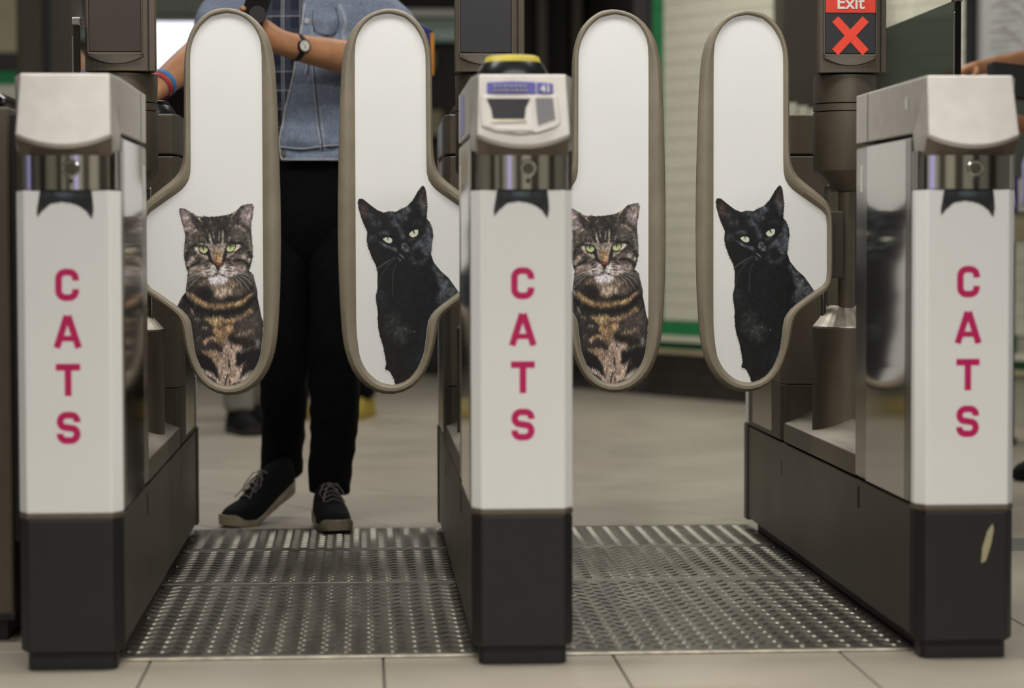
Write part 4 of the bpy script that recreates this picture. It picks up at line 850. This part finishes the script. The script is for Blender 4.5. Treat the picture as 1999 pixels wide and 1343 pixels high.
def shoe(parent, toe, heel, lift, m_up, m_sole, L_=.285, lace=True, name='shoe'):
    "sneaker; toe and heel give the ground direction, lift raises the heel"
    toe = Vector((*toe, 0)); heel = Vector((*heel, 0)); d = (toe-heel).normalized(); root = empty(name, tuple(toe)); root.parent = parent
    ay = math.atan2(d.y, d.x)-math.pi/2; root.rotation_euler = Matrix.Rotation(ay, 3, 'Z').to_euler()
    def tr(x, y, z):                      # y: 0 toe .. -L heel; ball at -.09 bends when the heel lifts
        if lift and y < -.085:
            a = math.asin(min(.9, lift/(L_-.085))); yy = y+.085; return (x, -.085+yy*math.cos(a)+z*math.sin(a)*0-0, z-yy*math.sin(a))
        return (x, y, z)
    prof = [(0, .006), (-.004, .020), (-.012, .032), (-.03, .043), (-.065, .050), (-.10, .050), (-.15, .042), (-.20, .036), (-.25, .035), (-.275, .026), (-.285, .010)]
    sole = []; zt_ = lambda y: .019+.013*math.exp(-((y+.012)/.022)**2)+.016*min(1, max(0, (-y-.12)/.12))
    pf = smooth_poly(prof, 3, False)
    for y, w in pf: sole.append((float(y), float(w)))
    Ps = [(w, y) for y, w in sole]+[(-w, y) for y, w in reversed(sole)]
    V = []; k = len(Ps)
    for z_, s_ in ((.0, .93), (.006, 1.0), (None, 1.03), (None, .9)):
        for w, y in Ps:
            zz = z_ if z_ is not None else zt_(y); up = .012*max(0, (y+.045)/.045); V.append(tr(w*s_, y*1.0+(0 if s_ > .95 else -.002), zz+up*.6))
    Fc = [list(range(k))]+[[r*k+i, r*k+(i+1) % k, (r+1)*k+(i+1) % k, (r+1)*k+i] for r in range(3) for i in range(k)]+[list(range(3*k, 4*k))]
    mesh('sole', V, Fc, m_sole, root, smooth=True)
    rings = []
    up_ = [(-.006, .018, .034), (-.018, .033, .050), (-.04, .043, .062), (-.075, .048, .075), (-.11, .047, .090), (-.15, .041, .108), (-.185, .037, .122), (-.23, .035, .118), (-.268, .030, .105), (-.282, .014, .075)]
    for y, w, h in smooth_poly(up_, 3, False):
        y, w, h = float(y), float(w), float(h); z0 = .012; rings.append([tr(w*math.copysign(abs(math.cos(t))**.8, math.cos(t)), y, z0+(h-z0)*max(0, math.sin(t))**.75 if math.sin(t) >= 0 else z0) for t in np.linspace(0, 2*math.pi, 20, endpoint=False)])
    MB().loft(rings).build('upper', m_up, root, sub=1)
    if lace:
        mb = MB()
        for i in range(5):
            y = -.085-.018*i; h = .083+.009*i; s = 1 if i % 2 else -1
            mb.tube([tr(-.022, y, h-.006), tr(0, y-.004*s, h+.004), tr(.022, y, h-.006)], .0022, 6)
        for s in (-1, 1):
            y = -.150; mb.tube([tr(0, y, .118), tr(s*.018, y+.012, .122), tr(s*.034, y+.035, .098), tr(s*.026, y+.05, .085), tr(s*.004, y+.01, .116)], .0017, 6); mb.tube([tr(0, y, .118), tr(s*.014, y+.03, .108), tr(s*.030, y+.078, .078)], .0017, 6)
        mb.build('lace', 'lace', root)
    return root
def head_parts(parent, c, hair='hair', r=1):
    x, y, z = c
    # hair cap
    mb = MB(); rings = []
    for t in np.linspace(.12, 1.75, 9): rings.append([(x+.083*math.sin(t)*math.sin(a), y+.012-.098*math.sin(t)*math.cos(a)*(1 if math.cos(a) < 0 else .86), z+.035+.098*math.cos(t)*(1 if math.cos(a) < .2 else .9)+(.055 if (math.cos(a) > .3 and t > 1.1) else 0)) for a in np.linspace(0, 2*math.pi, 24, endpoint=False)])
    mb.loft(rings).build('hair', hair, parent, sub=1)
    for s in (-1, 1):
        MB().loft([[(x+s*.032+.012*math.cos(a)*q, y-.079-.006*(1-q), z+.006*math.sin(a)*q*1.1) for a in np.linspace(0, 2*math.pi, 12, endpoint=False)] for q in (1, .5, .1)]).build('eye', 'sign_white', parent)
        MB().loft([[(x+s*.032+.005*math.cos(a)*q, y-.086, z+.005*math.sin(a)*q) for a in np.linspace(0, 2*math.pi, 10, endpoint=False)] for q in (1, .2)]).build('pupil', 'black', parent)
        MB().tube([(x+s*.082, y+.005, z+.02), (x+s*.089, y+.012, z), (x+s*.083, y+.004, z-.028)], [.006, .009, .005], 8).build('ear', 'skin', parent, smooth=True)
    MB().tube([(x, y-.082, z+.004), (x, y-.100, z-.03), (x, y-.085, z-.036)], [.006, .011, .008], 10).build('nose', 'skin', parent, smooth=True)
    MB().tube([(x-.024, y-.078, z-.06), (x, y-.084, z-.058), (x+.024, y-.078, z-.06)], [.003, .005, .003], 8).build('mouth', 'red_band', parent, smooth=True)
def fingers(base, fwd, side, down, curl, ln=1, thumb=1):
    "four fingers and a thumb: base = palm centre"
    b, f, s, d = Vector(base), Vector(fwd).normalized(), Vector(side).normalized(), Vector(down).normalized(); out = []
    for k, (o, l) in enumerate(((-.030, .072), (-.010, .080), (.010, .076), (.028, .060))):
        p0 = b+s*o*.9+f*.035; l *= ln; c1, c2, c3 = curl*.5, curl*1.2, curl*1.9
        p1 = p0+(f*math.cos(c1)+d*math.sin(c1))*l*.45; p2 = p1+(f*math.cos(c2)+d*math.sin(c2))*l*.32; p3 = p2+(f*math.cos(c3)+d*math.sin(c3))*l*.25
        out.append([(tuple(p0), .0095), (tuple(p1), .0085), (tuple(p2), .0078), (tuple(p3), .0065)])
    t0 = b-s*.030*thumb-f*.012; t1 = t0-s*.026*thumb+f*.022+d*.012; t2 = t1+f*.028-s*.008*thumb+d*.014
    out.append([(tuple(t0), .012), (tuple(t1), .010), (tuple(t2), .0085)]); return out

# the man in denim behind the left lane
man = empty('person', (-.46, 2.35, 0), label='person in an open denim jacket, plaid shirt and black jeans behind the left lane paddles', cat='person')
O = Vector((-.46, 2.35, 0)); W_ = lambda x, y, z: tuple(Vector((x, y, z))-O)
elL = W_(-.175, 2.24, 1.285); wrL = W_(-.498, 2.045, 1.335); elR = W_(-.715, 2.23, 1.36); wrR = W_(-.862, 2.06, 1.222)
J = dict(pel=(W_(-.46, 2.36, .96), (.11, .075)), bel=(W_(-.46, 2.36, 1.12), (.12, .085)), che=(W_(-.46, 2.36, 1.34), (.14, .095)), nb=(W_(-.46, 2.36, 1.50), (.06, .06)), nk=(W_(-.46, 2.35, 1.575), (.068, .070)), jaw=(W_(-.46, 2.33, 1.635), (.080, .090)), hd=(W_(-.46, 2.345, 1.70), (.098, .112)), tp=(W_(-.46, 2.35, 1.775), (.080, .095)),
 shL=(W_(-.29, 2.36, 1.45), .052), elL=(elL, .054), mfL=(tuple(Vector(elL).lerp(Vector(wrL), .35)), (.053, .053)), m2L=(tuple(Vector(elL).lerp(Vector(wrL), .7)), (.046, .046)), wrL=(wrL, (.037, .037)),
 shR=(W_(-.63, 2.36, 1.45), .052), elR=(elR, .054), mfR=(tuple(Vector(elR).lerp(Vector(wrR), .4)), .052), wrR=(wrR, (.038, .035)),
 hpL=(W_(-.38, 2.37, .88), .065), knL=(W_(-.395, 2.28, .50), .045), anL=(W_(-.412, 2.235, .11), .038),
 hpR=(W_(-.54, 2.375, .88), .065), knR=(W_(-.53, 2.335, .50), .045), anR=(W_(-.545, 2.45, .15), .038))
E_ = [('pel', 'bel'), ('bel', 'che'), ('che', 'nb'), ('nb', 'nk'), ('nk', 'jaw'), ('jaw', 'hd'), ('hd', 'tp'), ('che', 'shL'), ('shL', 'elL'), ('elL', 'mfL'), ('mfL', 'm2L'), ('m2L', 'wrL'), ('che', 'shR'), ('shR', 'elR'), ('elR', 'mfR'), ('mfR', 'wrR'), ('pel', 'hpL'), ('hpL', 'knL'), ('knL', 'anL'), ('pel', 'hpR'), ('hpR', 'knR'), ('knR', 'anR')]
pL = W_(-.572, 2.0, 1.356); pR = W_(-.885, 2.015, 1.185)
# left hand: palm rises from the wrist and closes round the phone, index finger up
fL = []
for k, (dx, dz, up) in enumerate(((-.006, .045, .05), (-.022, .030, .02), (-.034, .012, 0), (-.040, -.006, -.02))):
    p0 = Vector(pL)+Vector((dx, -.004, dz)); p1 = p0+Vector((-.028, -.022, .020+up*.4)); p2 = p1+Vector((-.010+up*.3, -.022, .010+up*.3)); p3 = p2+Vector((.012, -.006, -.006))
    fL.append([(tuple(p0), .012), (tuple(p1), .0095), (tuple(p2), .0085), (tuple(p3), .0075)])
fL.append([(tuple(Vector(pL)+Vector((.006, -.016, .030))), .014), (tuple(Vector(pL)+Vector((-.004, -.032, .060))), .011), (tuple(Vector(pL)+Vector((-.022, -.036, .092))), .0095)])
fR = fingers(pR, (-.25, -.8, -.45), (1, -.2, 0), (0, -.3, -1), .35)
body = skin_body(man, J, E_, 'pel', (('L', 'wrL', (pL, (.058, .038)), fL), ('R', 'wrR', (pR, (.034, .016)), fR)))
head_parts(man, W_(-.46, 2.345, 1.70))
# jeans
sleeve('jeans_leg', [W_(-.545, 2.375, .98), W_(-.55, 2.37, .80), W_(-.53, 2.34, .52), W_(-.535, 2.36, .34), W_(-.540, 2.42, .22), W_(-.546, 2.455, .125)], [(.10, .10), (.095, .095), (.076, .08), (.066, .07), (.062, .066), (.060, .062)], 'jeans', man, wr=.012, sc=20, steps=7)
sleeve('jeans_leg', [W_(-.375, 2.375, .98), W_(-.375, 2.36, .80), W_(-.385, 2.28, .52), W_(-.385, 2.26, .34), W_(-.395, 2.25, .22), W_(-.405, 2.235, .085)], [(.10, .10), (.095, .095), (.076, .08), (.072, .074), (.064, .068), (.060, .060)], 'jeans', man, wr=.012, sc=20, steps=7)
torso('jeans_waist', [(0, .02, .72, .10, .05), (0, .02, .78, .155, .09), (0, .02, .86, .175, .112), (0, .02, .95, .178, .115), (0, .01, 1.06, .165, .105)], 'jeans', man, wr=.004)
shoe(man, (-.375+.46+.0, 1.965-2.35), (-.425+.46, 2.25-2.35), 0, 'shoe', 'sole').location.z = .0092; shoe(man, (-.700+.46, 2.19-2.35), (-.505+.46, 2.39-2.35), .085, 'shoe', 'sole')
# shirt, jacket
TR = [(0, .01, 1.045, .165, .105), (0, .01, 1.08, .168, .110), (0, .01, 1.20, .172, .115), (0, .01, 1.32, .188, .122), (0, .01, 1.42, .195, .118), (0, .012, 1.49, .15, .09), (0, .012, 1.53, .075, .065)]
torso('shirt', TR, 'plaid', man, wr=.005)
JR = [(.005, .012, 1.030, .176, .126), (.005, .012, 1.058, .182, .130), (.005, .01, 1.10, .192, .138), (.005, .01, 1.20, .198, .140), (.005, .01, 1.32, .208, .143), (.004, .01, 1.42, .205, .136), (.0, .012, 1.50, .155, .105)]
def opening(z):
    xe = np.interp(z, [1.02, 1.06, 1.12, 1.18, 1.27, 1.36, 1.46], [-.078, -.090, -.076, -.066, -.040, -.025, -.012]); lo = math.asin(xe/.20)
    return lo, 2*math.pi-math.asin(.155/.20)-.0
jk = torso('jacket', JR, 'denim', man, ph=opening, n=96, steps=10, wr=.014, sc=14, thick=.004)
def jpt(phi, z, off=.006):
    R0 = [(r[2], r) for r in JR]; zs = [r[2] for r in JR]; a = np.interp(z, zs, [r[3] for r in JR]); b_ = np.interp(z, zs, [r[4] for r in JR]); cx = .005; cy = .01
    x = cx+a*math.sin(phi); y = cy-b_*math.cos(phi); d = wr_noise((x, y, z*1.5), 14, .014)+wr_noise((x, y, z), 37.8, .007)+off; return (x+math.sin(phi)*d, y-math.cos(phi)*d, z)
def seam(pts, r=.0016, m='denim_edge', nm='seam'):
    P = smooth_poly(pts, 5, False); MB().tube([jpt(float(p[0]), float(p[1])) for p in P], r, 6).build(nm, m, jk)
seam([(opening(z)[0]+.01, z) for z in np.linspace(1.032, 1.47, 12)], .0024); seam([(opening(z)[0]+.16, z) for z in np.linspace(1.27, 1.47, 8)], .0014)
seam([(opening(z)[0]+.19, z) for z in np.linspace(1.27, 1.47, 8)], .0014, 'denim_dark')
seam([(.18, 1.06), (.10, 1.18), (.04, 1.32)], .0014); seam([(.20, 1.06), (.12, 1.18), (.06, 1.32)], .0014, 'denim_dark'); seam([(.24, 1.06), (.16, 1.18)], .001, 'denim_edge')
seam([(opening(1.06)[0], 1.070), (-.1, 1.063), (.3, 1.072), (.8, 1.076)], .0014); seam([(opening(1.06)[0], 1.066), (-.1, 1.059), (.3, 1.068), (.8, 1.072)], .0018, 'denim_dark'); seam([(opening(1.03)[0], 1.034), (-.1, 1.032), (.3, 1.033), (.8, 1.034)], .0018)
seam([(.08, 1.45), (.07, 1.40), (.14, 1.375), (.28, 1.37), (.38, 1.39), (.44, 1.46)], .0018, 'denim_dark'); seam([(.46, 1.34), (.50, 1.42), (.52, 1.47)], .0014); seam([(.49, 1.34), (.53, 1.42), (.55, 1.47)], .0012)
P = [(.10, 1.47), (.105, 1.40), (.16, 1.38), (.27, 1.375), (.36, 1.395), (.41, 1.47)]
V = []; nn = 12
for i in range(nn+1):
    for k_ in range(9):
        f = i/nn; lo = .09+.0*f; hi = .42-.03*(1-f); phi = lo+(hi-lo)*k_/8; z = 1.38+.09*f+(.012*(k_/8-.5)**2*4)*(1-f); V.append(jpt(phi, z, .008+.008*math.sin(math.pi*k_/8)))
mesh('pocket', V, [[i*9+k_, i*9+k_+1, (i+1)*9+k_+1, (i+1)*9+k_] for i in range(nn) for k_ in range(8)], 'denim', jk, smooth=True).data.shade_smooth()
mb = MB()
for z in (1.05, 1.33, 1.42): mb.tube([jpt(opening(z)[0]+.07, z, .004), jpt(opening(z)[0]+.07, z, .010)], .008, 12)
mb.build('button', 'chrome', jk)
sleeve('jacket_sleeve', [W_(-.30, 2.36, 1.47), W_(-.225, 2.33, 1.41), W_(-.185, 2.26, 1.335), W_(-.225, 2.21, 1.295)], [(.078, .078), (.075, .075), (.072, .072), (.060, .062)], 'denim', man, wr=.008, sc=24)
sleeve('jacket_sleeve', [W_(-.62, 2.36, 1.47), W_(-.70, 2.33, 1.44), W_(-.715, 2.28, 1.385), W_(-.728, 2.23, 1.355)], [(.078, .078), (.070, .070), (.064, .064), (.058, .058)], 'denim', man, wr=.008, sc=24)
# watch on the near forearm
a = Vector(wrL); ax = (Vector(elL)-a).normalized(); wc = a+ax*.020
mb = MB(); up = Vector((-.30, -.2, 1)); s1 = ax.cross(up).normalized(); s2 = s1.cross(ax).normalized(); rg = []
for q, w in ((-1, .0345), (-.5, .037), (.5, .037), (1, .0345)): rg.append([wc+ax*(q*.0085)+(s1*math.cos(t)+s2*math.sin(t))*w*1.04 for t in np.linspace(0, 2*math.pi, 28, endpoint=False)])
mb.loft(rg, cap=False); wt = mb.build('watch_strap', 'black', man, smooth=True)
nrm = Vector((-.12, -1, .10)).normalized(); nrm = (nrm-ax*(nrm@ax)).normalized(); fcn = wc+nrm*.0395; tx = ax; ty = nrm.cross(ax).normalized()
def disc(nm, c, r, h, m, par, n=28): return MB().loft([[c+tx*(r*math.cos(t))+ty*(r*math.sin(t)) for t in np.linspace(0, 2*math.pi, n, endpoint=False)], [c+nrm*h+tx*(r*.95*math.cos(t))+ty*(r*.95*math.sin(t)) for t in np.linspace(0, 2*math.pi, n, endpoint=False)]]).build(nm, m, par)
disc('watch_case', fcn-nrm*.006, .0190, .009, 'black', wt); disc('watch_dial', fcn+nrm*.003, .0150, .0008, 'sign_white', wt)
mb = MB()
for h_ in range(12):
    t = h_*math.pi/6; c = fcn+nrm*.0042+(tx*math.cos(t)+ty*math.sin(t))*.0122; mb.tube([c, c+nrm*.0004], .0010, 6)
zu = (Vector((0, 0, 1))-nrm*nrm.z).normalized(); xr = zu.cross(nrm)*-1
xr = Vector((1, 0, 0)); xr = (xr-nrm*(xr@nrm)).normalized()
for (dx, dz), w in (((-.0075, .0085), .0005), ((-.0005, -.0065), .0008)): c = fcn+nrm*.0044; mb.tube([c, c+xr*dx+zu*dz], w, 5)
mb.build('watch_marks', 'black', wt)
# tattoo lines on the forearm
mb = MB(); A_ = Vector(elL); 
def arm(t, ph, off=.0): c = a.lerp(A_, t); r = np.interp(t, [0, .3, .65, 1], [.033, .040, .048, .050])+off; n1 = nrm; n2 = ax.cross(nrm).normalized(); return c+(n1*math.cos(ph)+n2*math.sin(ph))*r
for pts in (((.36, -.75), (.44, -.5), (.50, .0), (.52, .5)), ((.36, -.75), (.40, -.2), (.44, .3), (.52, .5)), ((.38, -.6), (.46, -.2), (.54, .1)), ((.46, -.8), (.50, -.5), (.49, -.3))):
    mb.tube([arm(float(p[0]), float(p[1])) for p in smooth_poly(pts, 5, False)], .0016, 6)
mb.build('tattoo', 'ink', man)
# wristbands on the far arm
b = Vector(wrR); bx_ = (Vector(elR)-b).normalized()
for off, m_ in ((.030, 'blue_band'), (.012, 'red_band')):
    s1 = bx_.cross(Vector((0, 0, 1))).normalized(); s2 = s1.cross(bx_); c = b+bx_*off
    MB().loft([[c+bx_*q+(s1*math.cos(t)+s2*math.sin(t))*.040 for t in np.linspace(0, 2*math.pi, 24, endpoint=False)] for q in (-.006, .006)], cap=False).build('wristband', m_, man, smooth=True)
ph = empty('phone', W_(0, 0, 0), label='black rounded phone held up in the hand of the person in denim', cat='phone'); ph.location = (-.590, 1.962, 1.425)
ph.rotation_euler = (0, .35, .15); MB().prism([(x*.9, z) for x, z in smooth_poly([(-.030, -.036), (.026, -.040), (.034, -.025), (.034, .05), (.028, .060), (-.030, .060)], 4)], -.008, .008, 'y').build('phone_body', 'gloss_black', ph, bevel=.003); MB().prism(circ(.010, -.012, .024, 24), -.0115, -.007, 'y').build('lens_ring', 'black', ph, bevel=.002)
bg = empty('shoulder_bag', (-.105, 2.40, 1.34), label='navy bag edge with orange webbing behind the person in denim', cat='bag')
MB().prism([(-.06, -.10), (.0, -.06), (.004, .07), (-.04, .09)], -.03, .03, 'y').build('bag_body', 'navy', bg, bevel=.006); box('webbing', -.004, .008, -.034, .034, -.06, .06, 'orange', bg)

def simple_person(name_loc, rz, label, shirt, trousers, shoe_m, sole_m='sole', stance=.12, arms=None, stride=0, sleeves=.5, flare=1):
    p = empty('person', name_loc, rz, label=label, cat='person')
    aL = arms[0] if arms else [(.23, 0, 1.15), (.22, -.08, .90)]; aR = arms[1] if arms else [(-.23, 0, 1.15), (-.22, -.08, .90)]
    J = dict(pel=((0, 0, .95), (.13, .09)), che=((0, 0, 1.30), (.13, .09)), nb=((0, 0, 1.46), (.06, .06)), nk=((0, -.01, 1.53), (.066, .068)), jaw=((0, -.025, 1.59), (.078, .088)), hd=((0, -.015, 1.65), (.096, .110)), tp=((0, -.01, 1.72), (.078, .092)),
     sL=((.17, 0, 1.42), .048), eL=(aL[0], .038), wL=(aL[1], (.025, .023)), sR=((-.17, 0, 1.42), .048), eR=(aR[0], .038), wR=(aR[1], (.025, .023)),
     hL=((.09, 0, .88), .08), kL=((.10, -.02+stride*.5, .49), .052), nL=((stance*.5+.04, .03+stride, .10), .036), hR=((-.09, 0, .88), .08), kR=((-.10, -.02-stride*.5, .49), .052), nR=((-stance*.5-.04, .03-stride, .10), .036))
    E = [('pel', 'che'), ('che', 'nb'), ('nb', 'nk'), ('nk', 'jaw'), ('jaw', 'hd'), ('hd', 'tp'), ('che', 'sL'), ('sL', 'eL'), ('eL', 'wL'), ('che', 'sR'), ('sR', 'eR'), ('eR', 'wR'), ('pel', 'hL'), ('hL', 'kL'), ('kL', 'nL'), ('pel', 'hR'), ('hR', 'kR'), ('kR', 'nR')]
    H = []
    for w, e, s in (('wL', aL, 1), ('wR', aR, -1)):
        d = (Vector(e[1])-Vector(e[0])).normalized(); pc = Vector(e[1])+d*.06; side = d.cross(Vector((0, 0, 1))); side = side if side.length > .1 else Vector((0, 1, 0))
        H.append((w, w, (tuple(pc), (.034, .018)), fingers(pc, d, side, (0, 0, -1), .5)))
    skin_body(p, J, E, 'pel', H); head_parts(p, (0, -.015, 1.65))
    torso('top', [(0, 0, .92, .17, .12*flare), (0, 0, 1.05, .165, .12*flare), (0, 0, 1.2, .17, .118*(1+(flare-1)*.4)), (0, 0, 1.34, .185, .12), (0, 0, 1.43, .18, .105), (0, 0, 1.49, .09, .07)], shirt, p, wr=.01)
    for s, e in ((1, aL), (-1, aR)):
        S0 = Vector((s*.17, 0, 1.42)); e0 = Vector(e[0]); e1_ = S0.lerp(e0, sleeves*2 if sleeves < .5 else .9)
        sleeve('sleeve', [tuple(S0), tuple(S0.lerp(e1_, .5)), tuple(e1_)], [(.066, .066), (.06, .06), (.056, .056)], shirt, p)
        k = Vector(J['k'+('L' if s > 0 else 'R')][0]); an = Vector(J['n'+('L' if s > 0 else 'R')][0])
        sleeve('trouser_leg', [(s*.09, 0, .96), (s*.095, 0, .78), tuple(k), tuple(k.lerp(an, .6)), (an.x, an.y, .09)], [(.095, .11), (.09, .10), (.072, .075), (.064, .066), (.062, .064)], trousers, p, wr=.008)
        shoe(p, (an.x+s*.02, an.y-.20), (an.x, an.y+.085), 0, shoe_m, sole_m, lace=False)
    return p
simple_person((-.80, 5.60, 0), .5, 'person in grey trousers, mostly hidden behind the left tabby cat paddle', 'cotton_blue', 'cotton_grey', 'shoe', 'plastic', stride=.16)
simple_person((-.47, 6.15, 0), -.5, 'person in mustard shoes, mostly hidden behind the man in denim', 'tile_wall', 'jeans', 'shoe_yellow', 'shoe_yellow', stride=.12)
rzp = -1.2; px_, py_ = 2.05, 3.2
def lc(x, y, z): dx, dy = x-px_, y-py_; return (dx*math.cos(rzp)+dy*math.sin(rzp), -dx*math.sin(rzp)+dy*math.cos(rzp), z)
simple_person((px_, py_, 0), rzp, 'person in a lavender top at the right edge reaching forward with both arms', 'lavender', 'jeans', 'shoe', 'shoe', arms=([lc(1.89, 2.93, 1.13), lc(1.685, 2.84, 1.185)], [lc(1.92, 3.10, 1.40), lc(1.66, 2.97, 1.35)]), sleeves=.3, flare=1.6)

# ------------------------------------------------------------------ far barrier at the right edge
fb = empty('ticket_machine', (2.20, 4.6, 0), label='dark machine with a blue pedestrian sign at the right edge of the photo', cat='machine')
box('body', -.20, .60, 0, .5, .906, 1.43, 'grey_green', fb, bevel=.01); box('ledge', -.05, .60, -.06, .5, .79, .905, 'cream_panel', fb, bevel=.005); box('leg', -.035, .03, 0, .06, .03, .79, 'bronze_dark', fb); box('leg', .3, .6, 0, .4, .03, .79, 'black', fb); box('foot', -.045, .04, -.01, .07, 0, .03, 'bronze', fb)
box('sign', -.035, .0195, -.075, -.065, .91, 1.045, 'sign_blue', fb, bevel=.001); box('notice', .021, .14, -.075, -.065, .91, 1.035, 'sign_white', fb, bevel=.001)
mb = MB(); mb.prism(circ(-.008, 1.030, .006, 12), -.0765, -.075, 'y'); mb.prism([(-.012, 1.022), (-.004, 1.022), (-.002, .985), (.006, .93), (.001, .928), (-.008, .965), (-.016, .928), (-.021, .931), (-.014, .985)], -.0765, -.075, 'y'); mb.build('pedestrian_symbol', 'sign_white', fb)
for q in range(6): box('notice_line', .03, .12, -.0765, -.075, 1.015-q*.017, 1.019-q*.017, 'map_line', fb, bevel=0)
hr = empty('handrail', (1.62, 2.55, 1.26), label='dark sloping bar under the forearm at the right edge', cat='handrail')
mb = MB(); mb.prism([(-.05, -.03), (.62, -.09), (.62, -.0), (-.05, .075)], -.03, .03, 'y'); mb.build('bar', 'black', hr, bevel=.006); box('post', .45, .50, -.02, .02, -1.26, -.05, 'black', hr)
cdp = empty('phone', (1.685, 2.80, 1.235), label='small black phone held by the person in lavender', cat='phone'); cdp.rotation_euler = (.5, .5, .3)
box('phone_body', -.035, .035, -.004, .004, -.06, .06, 'gloss_black', cdp, bevel=.004)
box('phone_screen', -.031, .031, -.0047, -.0038, -.052, .052, 'display_off', cdp, bevel=0)
